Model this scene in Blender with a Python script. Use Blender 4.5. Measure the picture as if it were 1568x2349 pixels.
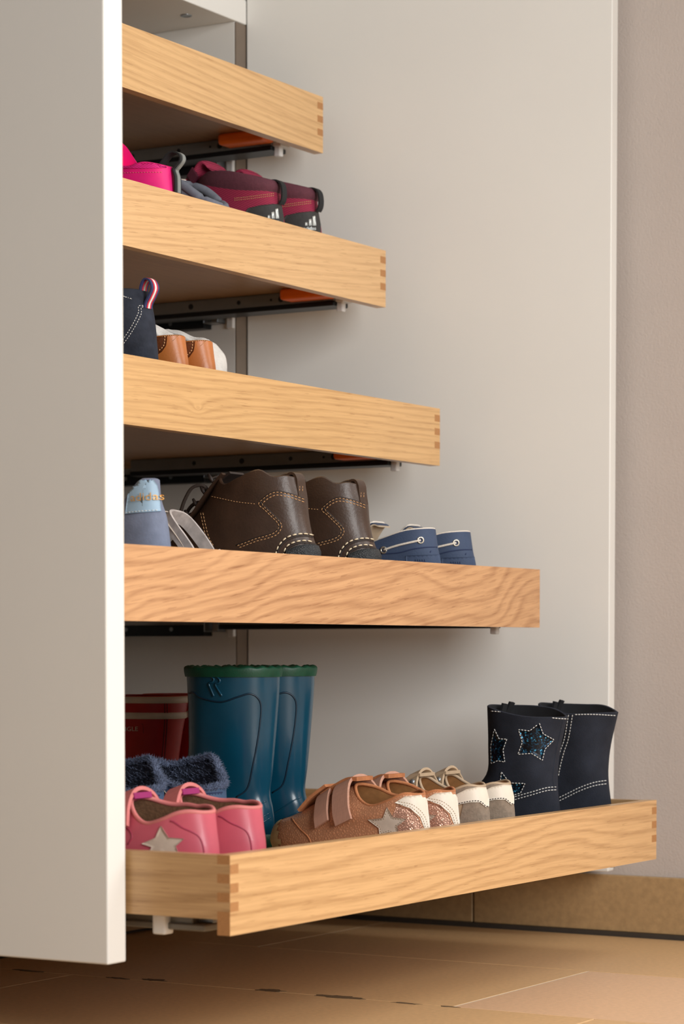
import bpy, bmesh, math, random
import numpy as np
from mathutils import Vector, Matrix
from mathutils.bvhtree import BVHTree

for o in list(bpy.data.objects):
    bpy.data.objects.remove(o, do_unlink=True)
SC = bpy.context.scene
COL = SC.collection
random.seed(7)
R = math.radians

# ------------------------------------------------------------------ camera
cam = bpy.data.cameras.new('camera')
cam_o = bpy.data.objects.new('camera', cam)
COL.objects.link(cam_o)
cam.sensor_fit = 'VERTICAL'
cam.sensor_height = 36.0
cam.sensor_width = 24.03
cam.lens = 5662.95 / 2349 * 36.0
cam.shift_y = (1761.05 - 1174.5) / 2349
cam.shift_x = (784.0 - 784.75) / 2349
cam_o.location = (-1.94565, -2.0, 0.39612)
cam_o.rotation_euler = (R(90 - 2.7626), 0, R(30.841 - 90))
cam.dof.use_dof = True
cam.dof.focus_distance = 2.88
cam.dof.aperture_fstop = 7.0
cam.clip_start = 0.05
SC.camera = cam_o

# ------------------------------------------------------------------ light
world = bpy.data.worlds.new('world')
SC.world = world
world.use_nodes = True
bg = world.node_tree.nodes['Background']
bg.inputs[0].default_value = (0.90, 0.96, 1.0, 1)
bg.inputs[1].default_value = 0.22


def area(name, loc, target, sx, sy, power, col):
    l = bpy.data.lights.new(name, 'AREA')
    l.shape = 'RECTANGLE'
    l.size, l.size_y = sx, sy
    l.energy = power
    l.color = col
    o = bpy.data.objects.new(name, l)
    COL.objects.link(o)
    o.location = loc
    o.rotation_euler = (Vector(target) - Vector(loc)).to_track_quat('-Z', 'Y').to_euler()
    return o


area('window_room', (-0.70, -3.10, 1.25), (0.8, -0.3, 0.5), 1.1, 1.5, 74, (1.0, 0.992, 0.98))
area('window_side', (1.15, -1.75, 1.10), (0.15, -1.75, 0.62), 1.4, 1.9, 38, (1.0, 0.98, 0.955))


SC.view_settings.view_transform = 'Standard'
SC.view_settings.look = 'None'
SC.view_settings.gamma = 1.0
SC.view_settings.use_curve_mapping = False
SC.view_settings.exposure = 0.0


# ------------------------------------------------------------------ materials
def lin(c):
    return tuple((x / 255 / 12.92 if x <= 10 else ((x / 255 + 0.055) / 1.055) ** 2.4) for x in c) + (1.0,)


def new_mat(name):
    m = bpy.data.materials.new(name)
    m.use_nodes = True
    nt = m.node_tree
    return m, nt, nt.nodes['Principled BSDF']


def nd(nt, t, **kw):
    n = nt.nodes.new(t)
    for k, v in kw.items():
        setattr(n, k, v)
    return n


def mat(name, col, rough=0.6, metal=0.0, var=0.12, vscale=60, bump=0.0, bscale=400, spec=0.5, coat=0.0, sheen=0.0,
        stretch=(1, 1, 1), detail=4):
    """plain coloured material with a little mottling and fine relief"""
    m, nt, b = new_mat(name)
    tc = nd(nt, 'ShaderNodeTexCoord')
    mp = nd(nt, 'ShaderNodeMapping')
    mp.inputs['Scale'].default_value = stretch
    nt.links.new(tc.outputs['Object'], mp.inputs[0])
    n = nd(nt, 'ShaderNodeTexNoise')
    n.inputs['Scale'].default_value = vscale
    n.inputs['Detail'].default_value = detail
    nt.links.new(mp.outputs[0], n.inputs['Vector'])
    r = nd(nt, 'ShaderNodeValToRGB')
    c = lin(col)
    r.color_ramp.elements[0].position = 0.25
    r.color_ramp.elements[1].position = 0.75
    r.color_ramp.elements[0].color = tuple(x * (1 - var) for x in c[:3]) + (1,)
    r.color_ramp.elements[1].color = tuple(min(1, x * (1 + var)) for x in c[:3]) + (1,)
    nt.links.new(n.outputs['Fac'], r.inputs[0])
    nt.links.new(r.outputs[0], b.inputs['Base Color'])
    b.inputs['Roughness'].default_value = rough
    b.inputs['Metallic'].default_value = metal
    b.inputs['Specular IOR Level'].default_value = spec
    b.inputs['Coat Weight'].default_value = coat
    b.inputs['Sheen Weight'].default_value = sheen
    if bump:
        n2 = nd(nt, 'ShaderNodeTexNoise')
        n2.inputs['Scale'].default_value = bscale
        n2.inputs['Detail'].default_value = 2
        nt.links.new(mp.outputs[0], n2.inputs['Vector'])
        bp = nd(nt, 'ShaderNodeBump')
        bp.inputs['Strength'].default_value = bump
        bp.inputs['Distance'].default_value = 0.002
        nt.links.new(n2.outputs['Fac'], bp.inputs['Height'])
        nt.links.new(bp.outputs[0], b.inputs['Normal'])
    return m


def cell_leather(name, col, rough, scale, var=0.2, bump=0.5, metal=0.0):
    """pebbled leather from voronoi cells"""
    m, nt, b = new_mat(name)
    tc = nd(nt, 'ShaderNodeTexCoord')
    v = nd(nt, 'ShaderNodeTexVoronoi', feature='DISTANCE_TO_EDGE')
    v.inputs['Scale'].default_value = scale
    nt.links.new(tc.outputs['Object'], v.inputs['Vector'])
    r = nd(nt, 'ShaderNodeValToRGB')
    c = lin(col)
    r.color_ramp.elements[0].color = tuple(x * (1 - var) for x in c[:3]) + (1,)
    r.color_ramp.elements[1].color = c
    r.color_ramp.elements[1].position = 0.25
    nt.links.new(v.outputs['Distance'], r.inputs[0])
    nt.links.new(r.outputs[0], b.inputs['Base Color'])
    bp = nd(nt, 'ShaderNodeBump')
    bp.inputs['Strength'].default_value = bump
    bp.inputs['Distance'].default_value = 0.0015
    nt.links.new(v.outputs['Distance'], bp.inputs['Height'])
    nt.links.new(bp.outputs[0], b.inputs['Normal'])
    b.inputs['Roughness'].default_value = rough
    b.inputs['Metallic'].default_value = metal
    return m


def weave(name, col, rough, scale, var=0.5, axis_scale=(1, 1, 1), bump=0.4):
    m, nt, b = new_mat(name)
    tc = nd(nt, 'ShaderNodeTexCoord')
    mp = nd(nt, 'ShaderNodeMapping')
    mp.inputs['Scale'].default_value = axis_scale
    mp.inputs['Rotation'].default_value = (0, R(25), 0)
    nt.links.new(tc.outputs['Object'], mp.inputs[0])
    w = nd(nt, 'ShaderNodeTexWave')
    w.bands_direction = 'Z'
    w.inputs['Scale'].default_value = scale
    w.inputs['Distortion'].default_value = 1.0
    nt.links.new(mp.outputs[0], w.inputs['Vector'])
    r = nd(nt, 'ShaderNodeValToRGB')
    c = lin(col)
    r.color_ramp.elements[0].color = tuple(x * (1 - var) for x in c[:3]) + (1,)
    r.color_ramp.elements[1].color = c
    nt.links.new(w.outputs['Fac'], r.inputs[0])
    nt.links.new(r.outputs[0], b.inputs['Base Color'])
    bp = nd(nt, 'ShaderNodeBump')
    bp.inputs['Strength'].default_value = bump
    bp.inputs['Distance'].default_value = 0.001
    nt.links.new(w.outputs['Fac'], bp.inputs['Height'])
    nt.links.new(bp.outputs[0], b.inputs['Normal'])
    b.inputs['Roughness'].default_value = rough
    return m


def oak(name, base, dark, seed, ring_sc, ring_freq, ring_amt, grain_axis='X', tilt=0.0, pore=0.35, knot=None, patch=None):
    """oak: growth rings as contour lines of a stretched noise, fibres and pores along the grain axis"""
    m, nt, b = new_mat(name)
    L = nt.links
    tc = nd(nt, 'ShaderNodeTexCoord')
    mp0 = nd(nt, 'ShaderNodeMapping')
    mp0.inputs['Location'].default_value = (seed * 1.37, seed * 0.71, seed * 2.3)
    if grain_axis == 'Y':
        mp0.inputs['Rotation'].default_value = (0, 0, R(90))
    else:
        mp0.inputs['Rotation'].default_value = (0, R(tilt), 0)
    L.new(tc.outputs['Object'], mp0.inputs[0])
    vec = mp0.outputs[0]

    def noise(scale, detail, rough=0.5, src=None, dist=0.0):
        mp = nd(nt, 'ShaderNodeMapping')
        mp.inputs['Scale'].default_value = scale
        L.new(src or vec, mp.inputs[0])
        n = nd(nt, 'ShaderNodeTexNoise')
        n.inputs['Scale'].default_value = 1.0
        n.inputs['Detail'].default_value = detail
        n.inputs['Roughness'].default_value = rough
        n.inputs['Distortion'].default_value = dist
        L.new(mp.outputs[0], n.inputs['Vector'])
        return n.outputs['Fac']

    def math_(op, a, c=None, d=None):
        n = nd(nt, 'ShaderNodeMath', operation=op)
        for i, v in enumerate((a, c, d)):
            if v is None:
                continue
            if isinstance(v, (int, float)):
                n.inputs[i].default_value = v
            else:
                L.new(v, n.inputs[i])
        return n.outputs[0]

    big = noise((ring_sc[0], 3.0, ring_sc[1]), 2.0, 0.45, dist=0.25)
    wob = noise((14, 60, 130), 2.0)
    sep = nd(nt, 'ShaderNodeSeparateXYZ')
    L.new(vec, sep.inputs[0])
    val = math_('MULTIPLY_ADD', big, ring_freq[1], math_('MULTIPLY', sep.outputs['Z'], ring_freq[0]))
    val = math_('ADD', val, math_('MULTIPLY', wob, 0.55))
    if knot:
        vm = nd(nt, 'ShaderNodeVectorMath', operation='DISTANCE')
        mpk = nd(nt, 'ShaderNodeMapping')
        mpk.inputs['Scale'].default_value = (0.5, 1, 1.0)
        L.new(tc.outputs['Object'], mpk.inputs[0])
        L.new(mpk.outputs[0], vm.inputs[0])
        vm.inputs[1].default_value = (knot[0] * 0.5, knot[1], knot[2])
        kn = math_('DIVIDE', 0.012, math_('ADD', vm.outputs['Value'], 0.004))
        val = math_('ADD', val, kn)
    saw = math_('FRACT', val)
    ring = nd(nt, 'ShaderNodeValToRGB')
    e = ring.color_ramp.elements
    e[0].position, e[0].color = 0.0, (0, 0, 0, 1)
    e[1].position, e[1].color = 1.0, (0.15, 0.15, 0.15, 1)
    x = ring.color_ramp.elements.new(0.72)
    x.color = (1, 1, 1, 1)
    x = ring.color_ramp.elements.new(0.45)
    x.color = (0.25, 0.25, 0.25, 1)
    L.new(saw, ring.inputs[0])
    fib = noise((9, 260, 330), 3.0, 0.6)
    pores = noise((28, 500, 620), 1.0, 0.5)
    pores = math_('GREATER_THAN', pores, 0.66)
    tone = noise((1.6, 5, 7), 1.0)
    t = math_('MULTIPLY', ring.outputs[0], ring_amt)
    t = math_('ADD', t, math_('MULTIPLY', math_('SUBTRACT', fib, 0.45), 1.0))
    t = math_('ADD', t, math_('MULTIPLY', math_('SUBTRACT', tone, 0.5), 0.35))
    t = math_('ADD', t, math_('MULTIPLY', pores, pore))
    ramp = nd(nt, 'ShaderNodeValToRGB')
    ramp.color_ramp.elements[0].color = lin(base)
    ramp.color_ramp.elements[1].color = lin(dark)
    ramp.color_ramp.elements[0].position = 0.0
    ramp.color_ramp.elements[1].position = 1.0
    L.new(t, ramp.inputs[0])
    L.new(ramp.outputs[0], b.inputs['Base Color'])
    b.inputs['Roughness'].default_value = 0.32
    bp = nd(nt, 'ShaderNodeBump')
    bp.inputs['Strength'].default_value = 0.12
    bp.inputs['Distance'].default_value = 0.0008
    L.new(t, bp.inputs['Height'])
    L.new(bp.outputs[0], b.inputs['Normal'])
    return m


M = {}
M['white'] = mat('white_lacquer', (229, 227, 221), 0.42, var=0.015, vscale=6, bump=0.05, bscale=900, spec=0.35)
M['wall'] = mat('wall_paint', (196, 185, 177), 0.9, var=0.03, vscale=9, bump=0.25, bscale=350, spec=0.2)
M['edge_shade'] = mat('taupe_edge_shade', (118, 104, 90), 0.6, var=0.05)  # painted shade for the side panel's edge, which is white itself
M['steel_dark'] = mat('dark_steel', (120, 118, 112), 0.5, 0.25, var=0.06)
M['steel_black'] = mat('black_steel', (30, 33, 36), 0.4, 0.5, var=0.05)
M['zinc'] = mat('zinc_steel', (150, 156, 160), 0.35, 0.8, var=0.06)
M['orange'] = mat('orange_plastic', (246, 112, 16), 0.45, var=0.05)
M['clip'] = mat('white_plastic', (226, 226, 224), 0.4, var=0.02)
M['black_rubber'] = mat('black_rubber', (24, 25, 27), 0.6, bump=0.15)
M['pebbled_rubber'] = cell_leather('pebbled_black_rubber', (46, 48, 50), 0.55, 420, 0.55, 0.8)
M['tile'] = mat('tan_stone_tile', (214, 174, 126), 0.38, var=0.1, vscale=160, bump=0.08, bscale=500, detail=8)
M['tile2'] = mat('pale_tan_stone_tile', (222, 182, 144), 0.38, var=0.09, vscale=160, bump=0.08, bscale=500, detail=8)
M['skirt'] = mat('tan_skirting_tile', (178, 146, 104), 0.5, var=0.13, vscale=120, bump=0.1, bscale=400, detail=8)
M['grout'] = mat('grey_grout', (92, 80, 68), 0.9, var=0.1)
M['silicone'] = mat('grey_silicone', (64, 57, 50), 0.6, var=0.1)
M['grout_lit'] = mat('lit_grout', (214, 200, 178), 0.9, var=0.1)
M['stain'] = mat('dark_stain', (104, 84, 58), 0.7, var=0.35, vscale=300)
M['endgrain'] = mat('oak_end_grain', (172, 122, 74), 0.6, var=0.16, vscale=300, stretch=(1, 1, 4))
M['plywood'] = oak('oak_veneer_bottom', (184, 148, 108), (140, 102, 66), 11, (1.2, 5), (40, 5), 0.25)
OAKP = [  # base, dark, seed, ring noise scale, ring density, amount, tilt, pores, knot
    ((214, 174, 122), (156, 112, 66), 1, (0.9, 6.0), (120, 5), 0.30, -3, 0.22, None),
    ((216, 176, 126), (156, 112, 68), 2, (1.1, 6.0), (110, 7), 0.28, 5, 0.30, None),
    ((212, 170, 116), (150, 106, 60), 3, (1.0, 6.0), (120, 6), 0.32, 2, 0.25, (0.42, 0.0, 0.030)),
    ((208, 161, 116), (142, 94, 58), 4.3, (2.6, 6.0), (55, 11), 0.42, 8, 0.30, None),
    ((215, 173, 122), (154, 110, 66), 5.2, (1.3, 7.0), (70, 9), 0.40, 0, 0.26, None),
]
for i, q in enumerate(OAKP):
    M['oak%d' % i] = oak('oak_front_%d' % i, q[0], q[1], q[2], q[3], q[4], q[5], 'X', q[6], q[7], q[8])
    M['oaks%d' % i] = oak('oak_side_shaded_%d' % i, tuple(int(c * 0.91) for c in q[0]), tuple(int(c * 0.88) for c in q[1]), q[2] + 20, q[3], q[4], q[5], 'Y', 0, q[7])  # same oak as the fronts, side shade put into a darker colour


# ------------------------------------------------------------------ geometry helpers
class G:
    """collects shapes; build() links them as one mesh object"""

    def __init__(s):
        s.v, s.f, s.m, s.sm = [], [], [], []

    def add(s, V, F, mi=0, smooth=True):
        b = len(s.v)
        s.v += [tuple(map(float, p)) for p in V]
        for k, f in enumerate(F):
            s.f.append([b + i for i in f])
            s.m.append(mi if isinstance(mi, int) else mi[k])
            s.sm.append(smooth)
        return s

    def box(s, x0, x1, y0, y1, z0, z1, mi=0):
        V = [(x0, y0, z0), (x1, y0, z0), (x1, y1, z0), (x0, y1, z0), (x0, y0, z1), (x1, y0, z1), (x1, y1, z1), (x0, y1, z1)]
        F = [(0, 3, 2, 1), (4, 5, 6, 7), (0, 1, 5, 4), (1, 2, 6, 5), (2, 3, 7, 6), (3, 0, 4, 7)]
        # order of mi when a dict is given: -z +z -y +x +y -x
        return s.add(V, F, mi, False)

    def bbox(s, x0, x1, y0, y1, z0, z1, bev=0.002, mi=0, seg=2):
        bm = bmesh.new()
        bmesh.ops.create_cube(bm, size=1.0)
        for v in bm.verts:
            v.co = Vector(((x0 + x1) / 2 + v.co.x * (x1 - x0), (y0 + y1) / 2 + v.co.y * (y1 - y0), (z0 + z1) / 2 + v.co.z * (z1 - z0)))
        bmesh.ops.bevel(bm, geom=list(bm.edges), offset=bev, segments=seg, affect='EDGES', profile=0.5)
        bm.verts.index_update()
        V = [v.co.copy() for v in bm.verts]
        F = [[v.index for v in f.verts] for f in bm.faces]
        bm.free()
        return s.add(V, F, mi, False)

    def tube(s, path, r, n=6, mi=0, closed=False, caps=True):
        P = [Vector(p) for p in path]
        K = len(P)
        rr = r if isinstance(r, (list, tuple)) else [r] * K
        V, F = [], []
        prev = None
        for i in range(K):
            if closed:
                t = P[(i + 1) % K] - P[i - 1]
            else:
                t = P[min(i + 1, K - 1)] - P[max(i - 1, 0)]
            if t.length < 1e-9:
                t = Vector((0, 0, 1))
            t.normalize()
            if prev is None:
                a = t.orthogonal().normalized()
            else:
                a = prev - t * prev.dot(t)
                a = a.normalized() if a.length > 1e-6 else t.orthogonal().normalized()
            prev = a
            c = t.cross(a)
            for k in range(n):
                w = 2 * math.pi * k / n
                V.append(P[i] + (a * math.cos(w) + c * math.sin(w)) * rr[i])
        for i in range(K if closed else K - 1):
            j = (i + 1) % K
            for k in range(n):
                F.append((i * n + k, i * n + (k + 1) % n, j * n + (k + 1) % n, j * n + k))
        if caps and not closed:
            F.append(tuple(range(n - 1, -1, -1)))
            F.append(tuple((K - 1) * n + k for k in range(n)))
        return s.add(V, F, mi, True)

    def ribbon(s, path, wdir, w, t, mi=0):
        """strap of width w (along wdir, one vector or one per point) and thickness t, swept along path"""
        P = [Vector(p) for p in path]
        K = len(P)
        W = [Vector(q).normalized() for q in wdir] if isinstance(wdir, list) else [Vector(wdir).normalized()] * K
        ww = w if isinstance(w, (list, tuple)) else [w] * K
        V, F = [], []
        for i in range(K):
            tg = (P[min(i + 1, K - 1)] - P[max(i - 1, 0)]).normalized()
            nn = tg.cross(W[i])
            nn = nn.normalized() if nn.length > 1e-6 else Vector((0, 0, 1))
            a, c = W[i] * ww[i] / 2, nn * t / 2
            V += [P[i] - a - c, P[i] + a - c, P[i] + a + c, P[i] - a + c]
        for i in range(K - 1):
            for k in range(4):
                F.append((i * 4 + k, i * 4 + (k + 1) % 4, (i + 1) * 4 + (k + 1) % 4, (i + 1) * 4 + k))
        F += [(3, 2, 1, 0), tuple((K - 1) * 4 + k for k in range(4))]
        return s.add(V, F, mi, False)

    def disc(s, c, n, r, h, k=16, mi=0, hole=0.0):
        """short cylinder (or ring) standing on c along n"""
        c, n = Vector(c), Vector(n).normalized()
        a = n.orthogonal().normalized()
        b = n.cross(a)
        ang = [2 * math.pi * i / k for i in range(k)]
        lo = [c + (a * math.cos(w) + b * math.sin(w)) * r for w in ang]
        hi = [p + n * h for p in lo]
        F = [(i, (i + 1) % k, k + (i + 1) % k, k + i) for i in range(k)]
        if hole:
            ih = [c + n * h + (a * math.cos(w) + b * math.sin(w)) * hole for w in ang]
            il = [c + (a * math.cos(w) + b * math.sin(w)) * hole for w in ang]
            F += [(k + i, k + (i + 1) % k, 2 * k + (i + 1) % k, 2 * k + i) for i in range(k)]
            F += [(2 * k + i, 2 * k + (i + 1) % k, 3 * k + (i + 1) % k, 3 * k + i) for i in range(k)]
            return s.add(lo + hi + ih + il, F, mi, True)
        F += [tuple(range(k - 1, -1, -1)), tuple(range(k, 2 * k))]
        return s.add(lo + hi, F, mi, False)

    def build(s, name, mats, parent=None, loc=None):
        me = bpy.data.meshes.new(name)
        me.from_pydata(s.v, [], s.f)
        for m_ in (mats if isinstance(mats, (list, tuple)) else [mats]):
            me.materials.append(m_)
        me.polygons.foreach_set('material_index', s.m)
        me.polygons.foreach_set('use_smooth', s.sm)
        me.validate()
        me.update()
        o = bpy.data.objects.new(name, me)
        COL.objects.link(o)
        if parent:
            o.parent = parent
        if loc:
            o.location = loc
        return o


def empty(name, loc, rz=0.0):
    o = bpy.data.objects.new(name, None)
    COL.objects.link(o)
    o.empty_display_size = 0.03
    o.location = loc
    o.rotation_euler = (0, 0, rz)
    return o


def tag(o, label=None, cat=None, group=None, kind=None):
    for k, v in (('label', label), ('category', cat), ('group', group), ('kind', kind)):
        if v:
            o[k] = v
    return o


def copy_tree(o, parent=None):
    c = o.copy()
    COL.objects.link(c)
    c.parent = parent
    for ch in list(o.children):
        copy_tree(ch, c)
    return c


def crom(P, n, closed=False):
    """Catmull-Rom through the rows of P, n steps per span"""
    P = np.asarray(P, float)
    K = len(P)
    out = []
    for i in range(K if closed else K - 1):
        if closed:
            a, b, c, d = P[i - 1], P[i], P[(i + 1) % K], P[(i + 2) % K]
        else:
            b, c = P[i], P[i + 1]
            a = P[i - 1] if i > 0 else 2 * b - c
            d = P[i + 2] if i + 2 < K else 2 * c - b
        for j in range(n):
            t = j / n
            out.append(0.5 * (2 * b + (c - a) * t + (2 * a - 5 * b + 4 * c - d) * t * t + (3 * b - a - 3 * c + d) * t ** 3))
    if not closed:
        out.append(P[-1])
    return np.array(out)


NR = 64


def zfun(zp):
    if isinstance(zp, (int, float)):
        return lambda t: np.full_like(t, float(zp))
    if isinstance(zp, tuple):
        return lambda t: zp[0] + (zp[1] - zp[0]) * t
    pts = np.array(zp, float)

    def f(t):
        d = crom(pts, 12)
        o = np.argsort(d[:, 0])
        return np.interp(t, d[o, 0], d[o, 1])
    return f


def ring(x0, x1, hw, zp, heel=0.84, e=2.3, far=None, y0=0.0):
    """closed outline from heel (x0) to toe (x1), half-width hw, heights zp along it; +y is the outer side"""
    th = np.linspace(0, 2 * math.pi, NR, endpoint=False)
    c, s = np.cos(th), np.sin(th)
    a, xc = (x1 - x0) / 2, (x0 + x1) / 2
    x = xc - a * np.sign(c) * np.abs(c) ** (2 / e)
    t = np.clip((x - x0) / (x1 - x0), 0, 1)
    sm = np.clip(t / 0.62, 0, 1)
    sm = sm * sm * (3 - 2 * sm)
    y = hw * (heel + (1 - heel) * sm) * np.sign(s) * np.abs(s) ** (2 / e) + y0
    z = zfun(zp)(t)
    if far:
        w = np.clip(-y / hw, 0, 1)
        w = w * w * (3 - 2 * w)
        z = z + w * zfun(far)(t)
    return np.stack([x, y, z], 1)


def loft(keys, sub):
    return crom(np.array(keys), sub)


def grid_faces(nl, n=NR):
    return [(i * n + k, i * n + (k + 1) % n, (i + 1) * n + (k + 1) % n, (i + 1) * n + k) for i in range(nl - 1) for k in range(n)]


def inset(rg, d):
    c = rg.mean(0)
    tang = np.roll(rg, -1, 0) - np.roll(rg, 1, 0)
    nrm = np.stack([tang[:, 1], -tang[:, 0]], 1)
    ln = np.linalg.norm(nrm, axis=1, keepdims=True)
    nrm = nrm / np.maximum(ln, 1e-9)
    out = rg.copy()
    flip = np.sign(((rg[:, :2] - c[:2]) * nrm).sum(1).mean())
    out[:, :2] -= nrm * d * flip
    return out


class Surf:
    """places details on an upper: a point (u, z) of its heel-side elevation is carried onto the surface"""

    def __init__(s, V, F, yaw=0.0, elev=0.0, az=30.84):
        s.bvh = BVHTree.FromPolygons([Vector(p) for p in V], F)
        a, e = R(az - 90 - yaw), R(elev)
        s.d = Vector((math.cos(a) * math.cos(e), math.sin(a) * math.cos(e), math.sin(e)))
        s.r = Vector((math.sin(a), -math.cos(a), 0))
        s.up = s.r.cross(s.d)

    def hit(s, u, z, off=0.0):
        p = s.r * u + s.up * z
        h = s.bvh.ray_cast(p - s.d * 0.5, s.d)
        if h[0] is None:
            h = s.bvh.find_nearest(p - s.d * 0.03)
        n = h[1].normalized()
        if n.dot(s.d) > 0:
            n = -n
        return h[0] + n * off, n

    def patch(s, g, poly, off=0.0012, res=0.004, mi=0):
        bm = bmesh.new()
        vs = [bm.verts.new((u, z, 0)) for u, z in poly]
        f = bm.faces.new(vs)
        bmesh.ops.triangulate(bm, faces=[f])
        for _ in range(6):
            es = [e_ for e_ in bm.edges if e_.calc_length() > res]
            if not es:
                break
            bmesh.ops.subdivide_edges(bm, edges=es, cuts=1)
            bmesh.ops.triangulate(bm, faces=[f_ for f_ in bm.faces if len(f_.verts) > 3])
        bm.verts.index_update()
        top, low = [], []
        for v in bm.verts:
            q, n = s.hit(v.co.x, v.co.y)
            top.append(q + n * off)
            low.append(q - n * 0.0006)
        N = len(top)
        F = [[v.index for v in f_.verts] for f_ in bm.faces]
        F2 = []
        for e_ in bm.edges:
            if len(e_.link_faces) == 1:
                a, b = e_.verts[0].index, e_.verts[1].index
                F2.append((a, b, N + b, N + a))
        g.add(top + low, F + F2, mi, True)
        bm.free()

    def stitch(s, g, pts, ln=0.0032, gap=0.0016, r=0.0005, off=0.0004, smooth=6, mi=0, shift=(0, 0)):
        P = crom(np.array(pts, float), smooth) + np.array(shift)
        seg = np.r_[0, np.cumsum(np.linalg.norm(np.diff(P, axis=0), axis=1))]
        t = 0.0
        while t + ln < seg[-1]:
            q = []
            for w in (t, t + ln * 0.5, t + ln):
                u, z = np.interp(w, seg, P[:, 0]), np.interp(w, seg, P[:, 1])
                q.append(s.hit(u, z, off)[0])
            g.tube(q, [r * 0.7, r, r * 0.7], 5, mi)
            t += ln + gap

    def line(s, g, pts, r=0.0007, off=0.0, smooth=6, n=5, mi=0, shift=(0, 0)):
        P = crom(np.array(pts, float), smooth) + np.array(shift)
        g.tube([s.hit(u, z, off)[0] for u, z in P], r, n, mi)

    def text(s, g, word, u, z, size, off=0.0008, shear=0.0, rot=0.0, mi=0):
        cu = bpy.data.curves.new('lettering', 'FONT')
        cu.body = word
        cu.size = size
        cu.resolution_u = 3
        cu.shear = shear
        o = bpy.data.objects.new('lettering', cu)
        COL.objects.link(o)
        bpy.context.view_layer.update()
        me = bpy.data.meshes.new_from_object(o.evaluated_get(bpy.context.evaluated_depsgraph_get()))
        V = []
        cr, sr = math.cos(R(rot)), math.sin(R(rot))
        for v in me.vertices:
            V.append(s.hit(u + v.co.x * cr - v.co.y * sr, z + v.co.x * sr + v.co.y * cr, off)[0])
        g.add(V, [list(p.vertices) for p in me.polygons], mi, False)
        bpy.data.objects.remove(o, do_unlink=True)
        bpy.data.curves.remove(cu)
        bpy.data.meshes.remove(me)


def place(name, X, O, z, yaw=0.0):
    """root of a shoe: heel at (X, O out of the cabinet), toe pointing into the cabinet"""
    return empty(name, (X, -O, z), R(90 + yaw))


def make_upper(root, keys, mout, min_, sub=5, ins=0.004, depth=0.62, name='upper', surf=None):
    """outer shell with turned rim, a lining inside; returns Surf for the details"""
    Lv = loft(keys, sub)
    nl = len(Lv)
    V = Lv.reshape(-1, 3)
    F = grid_faces(nl)
    g = G().add(V, F)
    mid = inset(Lv[-1], ins * 0.5)
    mid[:, 2] += ins * 0.35
    inn = inset(Lv[-1], ins)
    g.add(np.concatenate([Lv[-1], mid, inn]), grid_faces(3))
    bot = Lv[0]
    nb = len(bot)
    g.add(list(bot) + [bot.mean(0)], [(k, nb, (k + 1) % nb) for k in range(nb)])
    up = g.build(name, mout, root)
    j0 = int((nl - 1) * (1 - depth))
    ins_l = [inset(Lv[j], ins) for j in range(nl - 1, j0 - 1, -1)]
    gl = G().add(np.concatenate(ins_l), grid_faces(len(ins_l)))
    b = ins_l[-1]
    gl.add(list(b) + [b.mean(0)], [(k, (k + 1) % nb, nb) for k in range(nb)])
    gl.build('lining', min_, root)
    kw = surf or {}
    return Surf(V, F, **kw), Lv, up


def make_sole(root, x0, x1, hw, z0, z1, m, heel=0.84, name='sole', toe=0.0, grow=0.002):
    ks = [ring(x0 + 0.003, x1 - 0.004, hw - 0.003, (z0, z0 + toe), heel), ring(x0 - grow, x1 + grow, hw + grow, (z0 + 0.003, z0 + 0.003 + toe), heel),
          ring(x0 - grow, x1 + grow, hw + grow, (z1 - 0.002, z1 - 0.002 + toe), heel), ring(x0, x1, hw, (z1, z1 + toe), heel)]
    V = np.concatenate(ks)
    g = G().add(V, grid_faces(4))
    for rg, fl in ((ks[0], 1), (ks[3], 0)):
        n = len(rg)
        g.add(list(rg) + [rg.mean(0)], [((k, n, (k + 1) % n) if fl else (k, (k + 1) % n, n)) for k in range(n)])
    return g.build(name, m, root)


# ------------------------------------------------------------------ room shell
WX = 1.17                       # the wall beside the cabinet


def struct(o, label=None, kind='structure'):
    o['kind'] = kind
    if label:
        o['label'] = label
    return o


fl = struct(G().box(-3.2, 2.2, -4.2, 0.9, -0.05, -0.0025).build('floor', M['grout']), 'tan stone tile floor in running bond under the cabinet')
TW, TL = 0.352, 0.698
tile_me = []
for mi in ('tile', 'tile2'):
    t = G().bbox(-TW / 2 + 0.0011, TW / 2 - 0.0011, -TL / 2 + 0.0011, TL / 2 - 0.0011, -0.02, 0.0, 0.0008, 0, 1).build('tile', M[mi], fl)
    tile_me.append(t)
XA = 0.803                      # joint between the first and the second row
rows = [(XA + TW / 2, 0.228), (XA - TW / 2, 0.712)]
for k in range(1, 9):
    rows.append((XA - TW / 2 - k * TW, 0.187 if k % 2 else 0.712))
first = {0: True, 1: True}
for ri, (xc, o0) in enumerate(rows):
    for k in range(-1, 6):
        yc = -(o0 + TL / 2 + k * TL)
        mi = 1 if (ri, k) in ((1, 0), (3, 1), (4, 2)) else 0
        t = tile_me[mi]
        if first[mi]:
            first[mi] = False
        else:
            t = t.copy()
            COL.objects.link(t)
            t.parent = fl
        t.location = (xc, yc, 0)
# light caught by the short joints, painted in as pale strips
for (xc, o) in ((XA - TW / 2, 0.712), (XA - TW / 2 - TW, 0.187), (XA + TW / 2, 0.228), (XA - TW / 2, 0.712 - TL)):
    G().box(xc - TW / 2, xc + TW / 2, -o - 0.0013, -o + 0.0013, -0.003, -0.0003).build('joint_light_strip', M['grout_lit'], fl)
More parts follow.
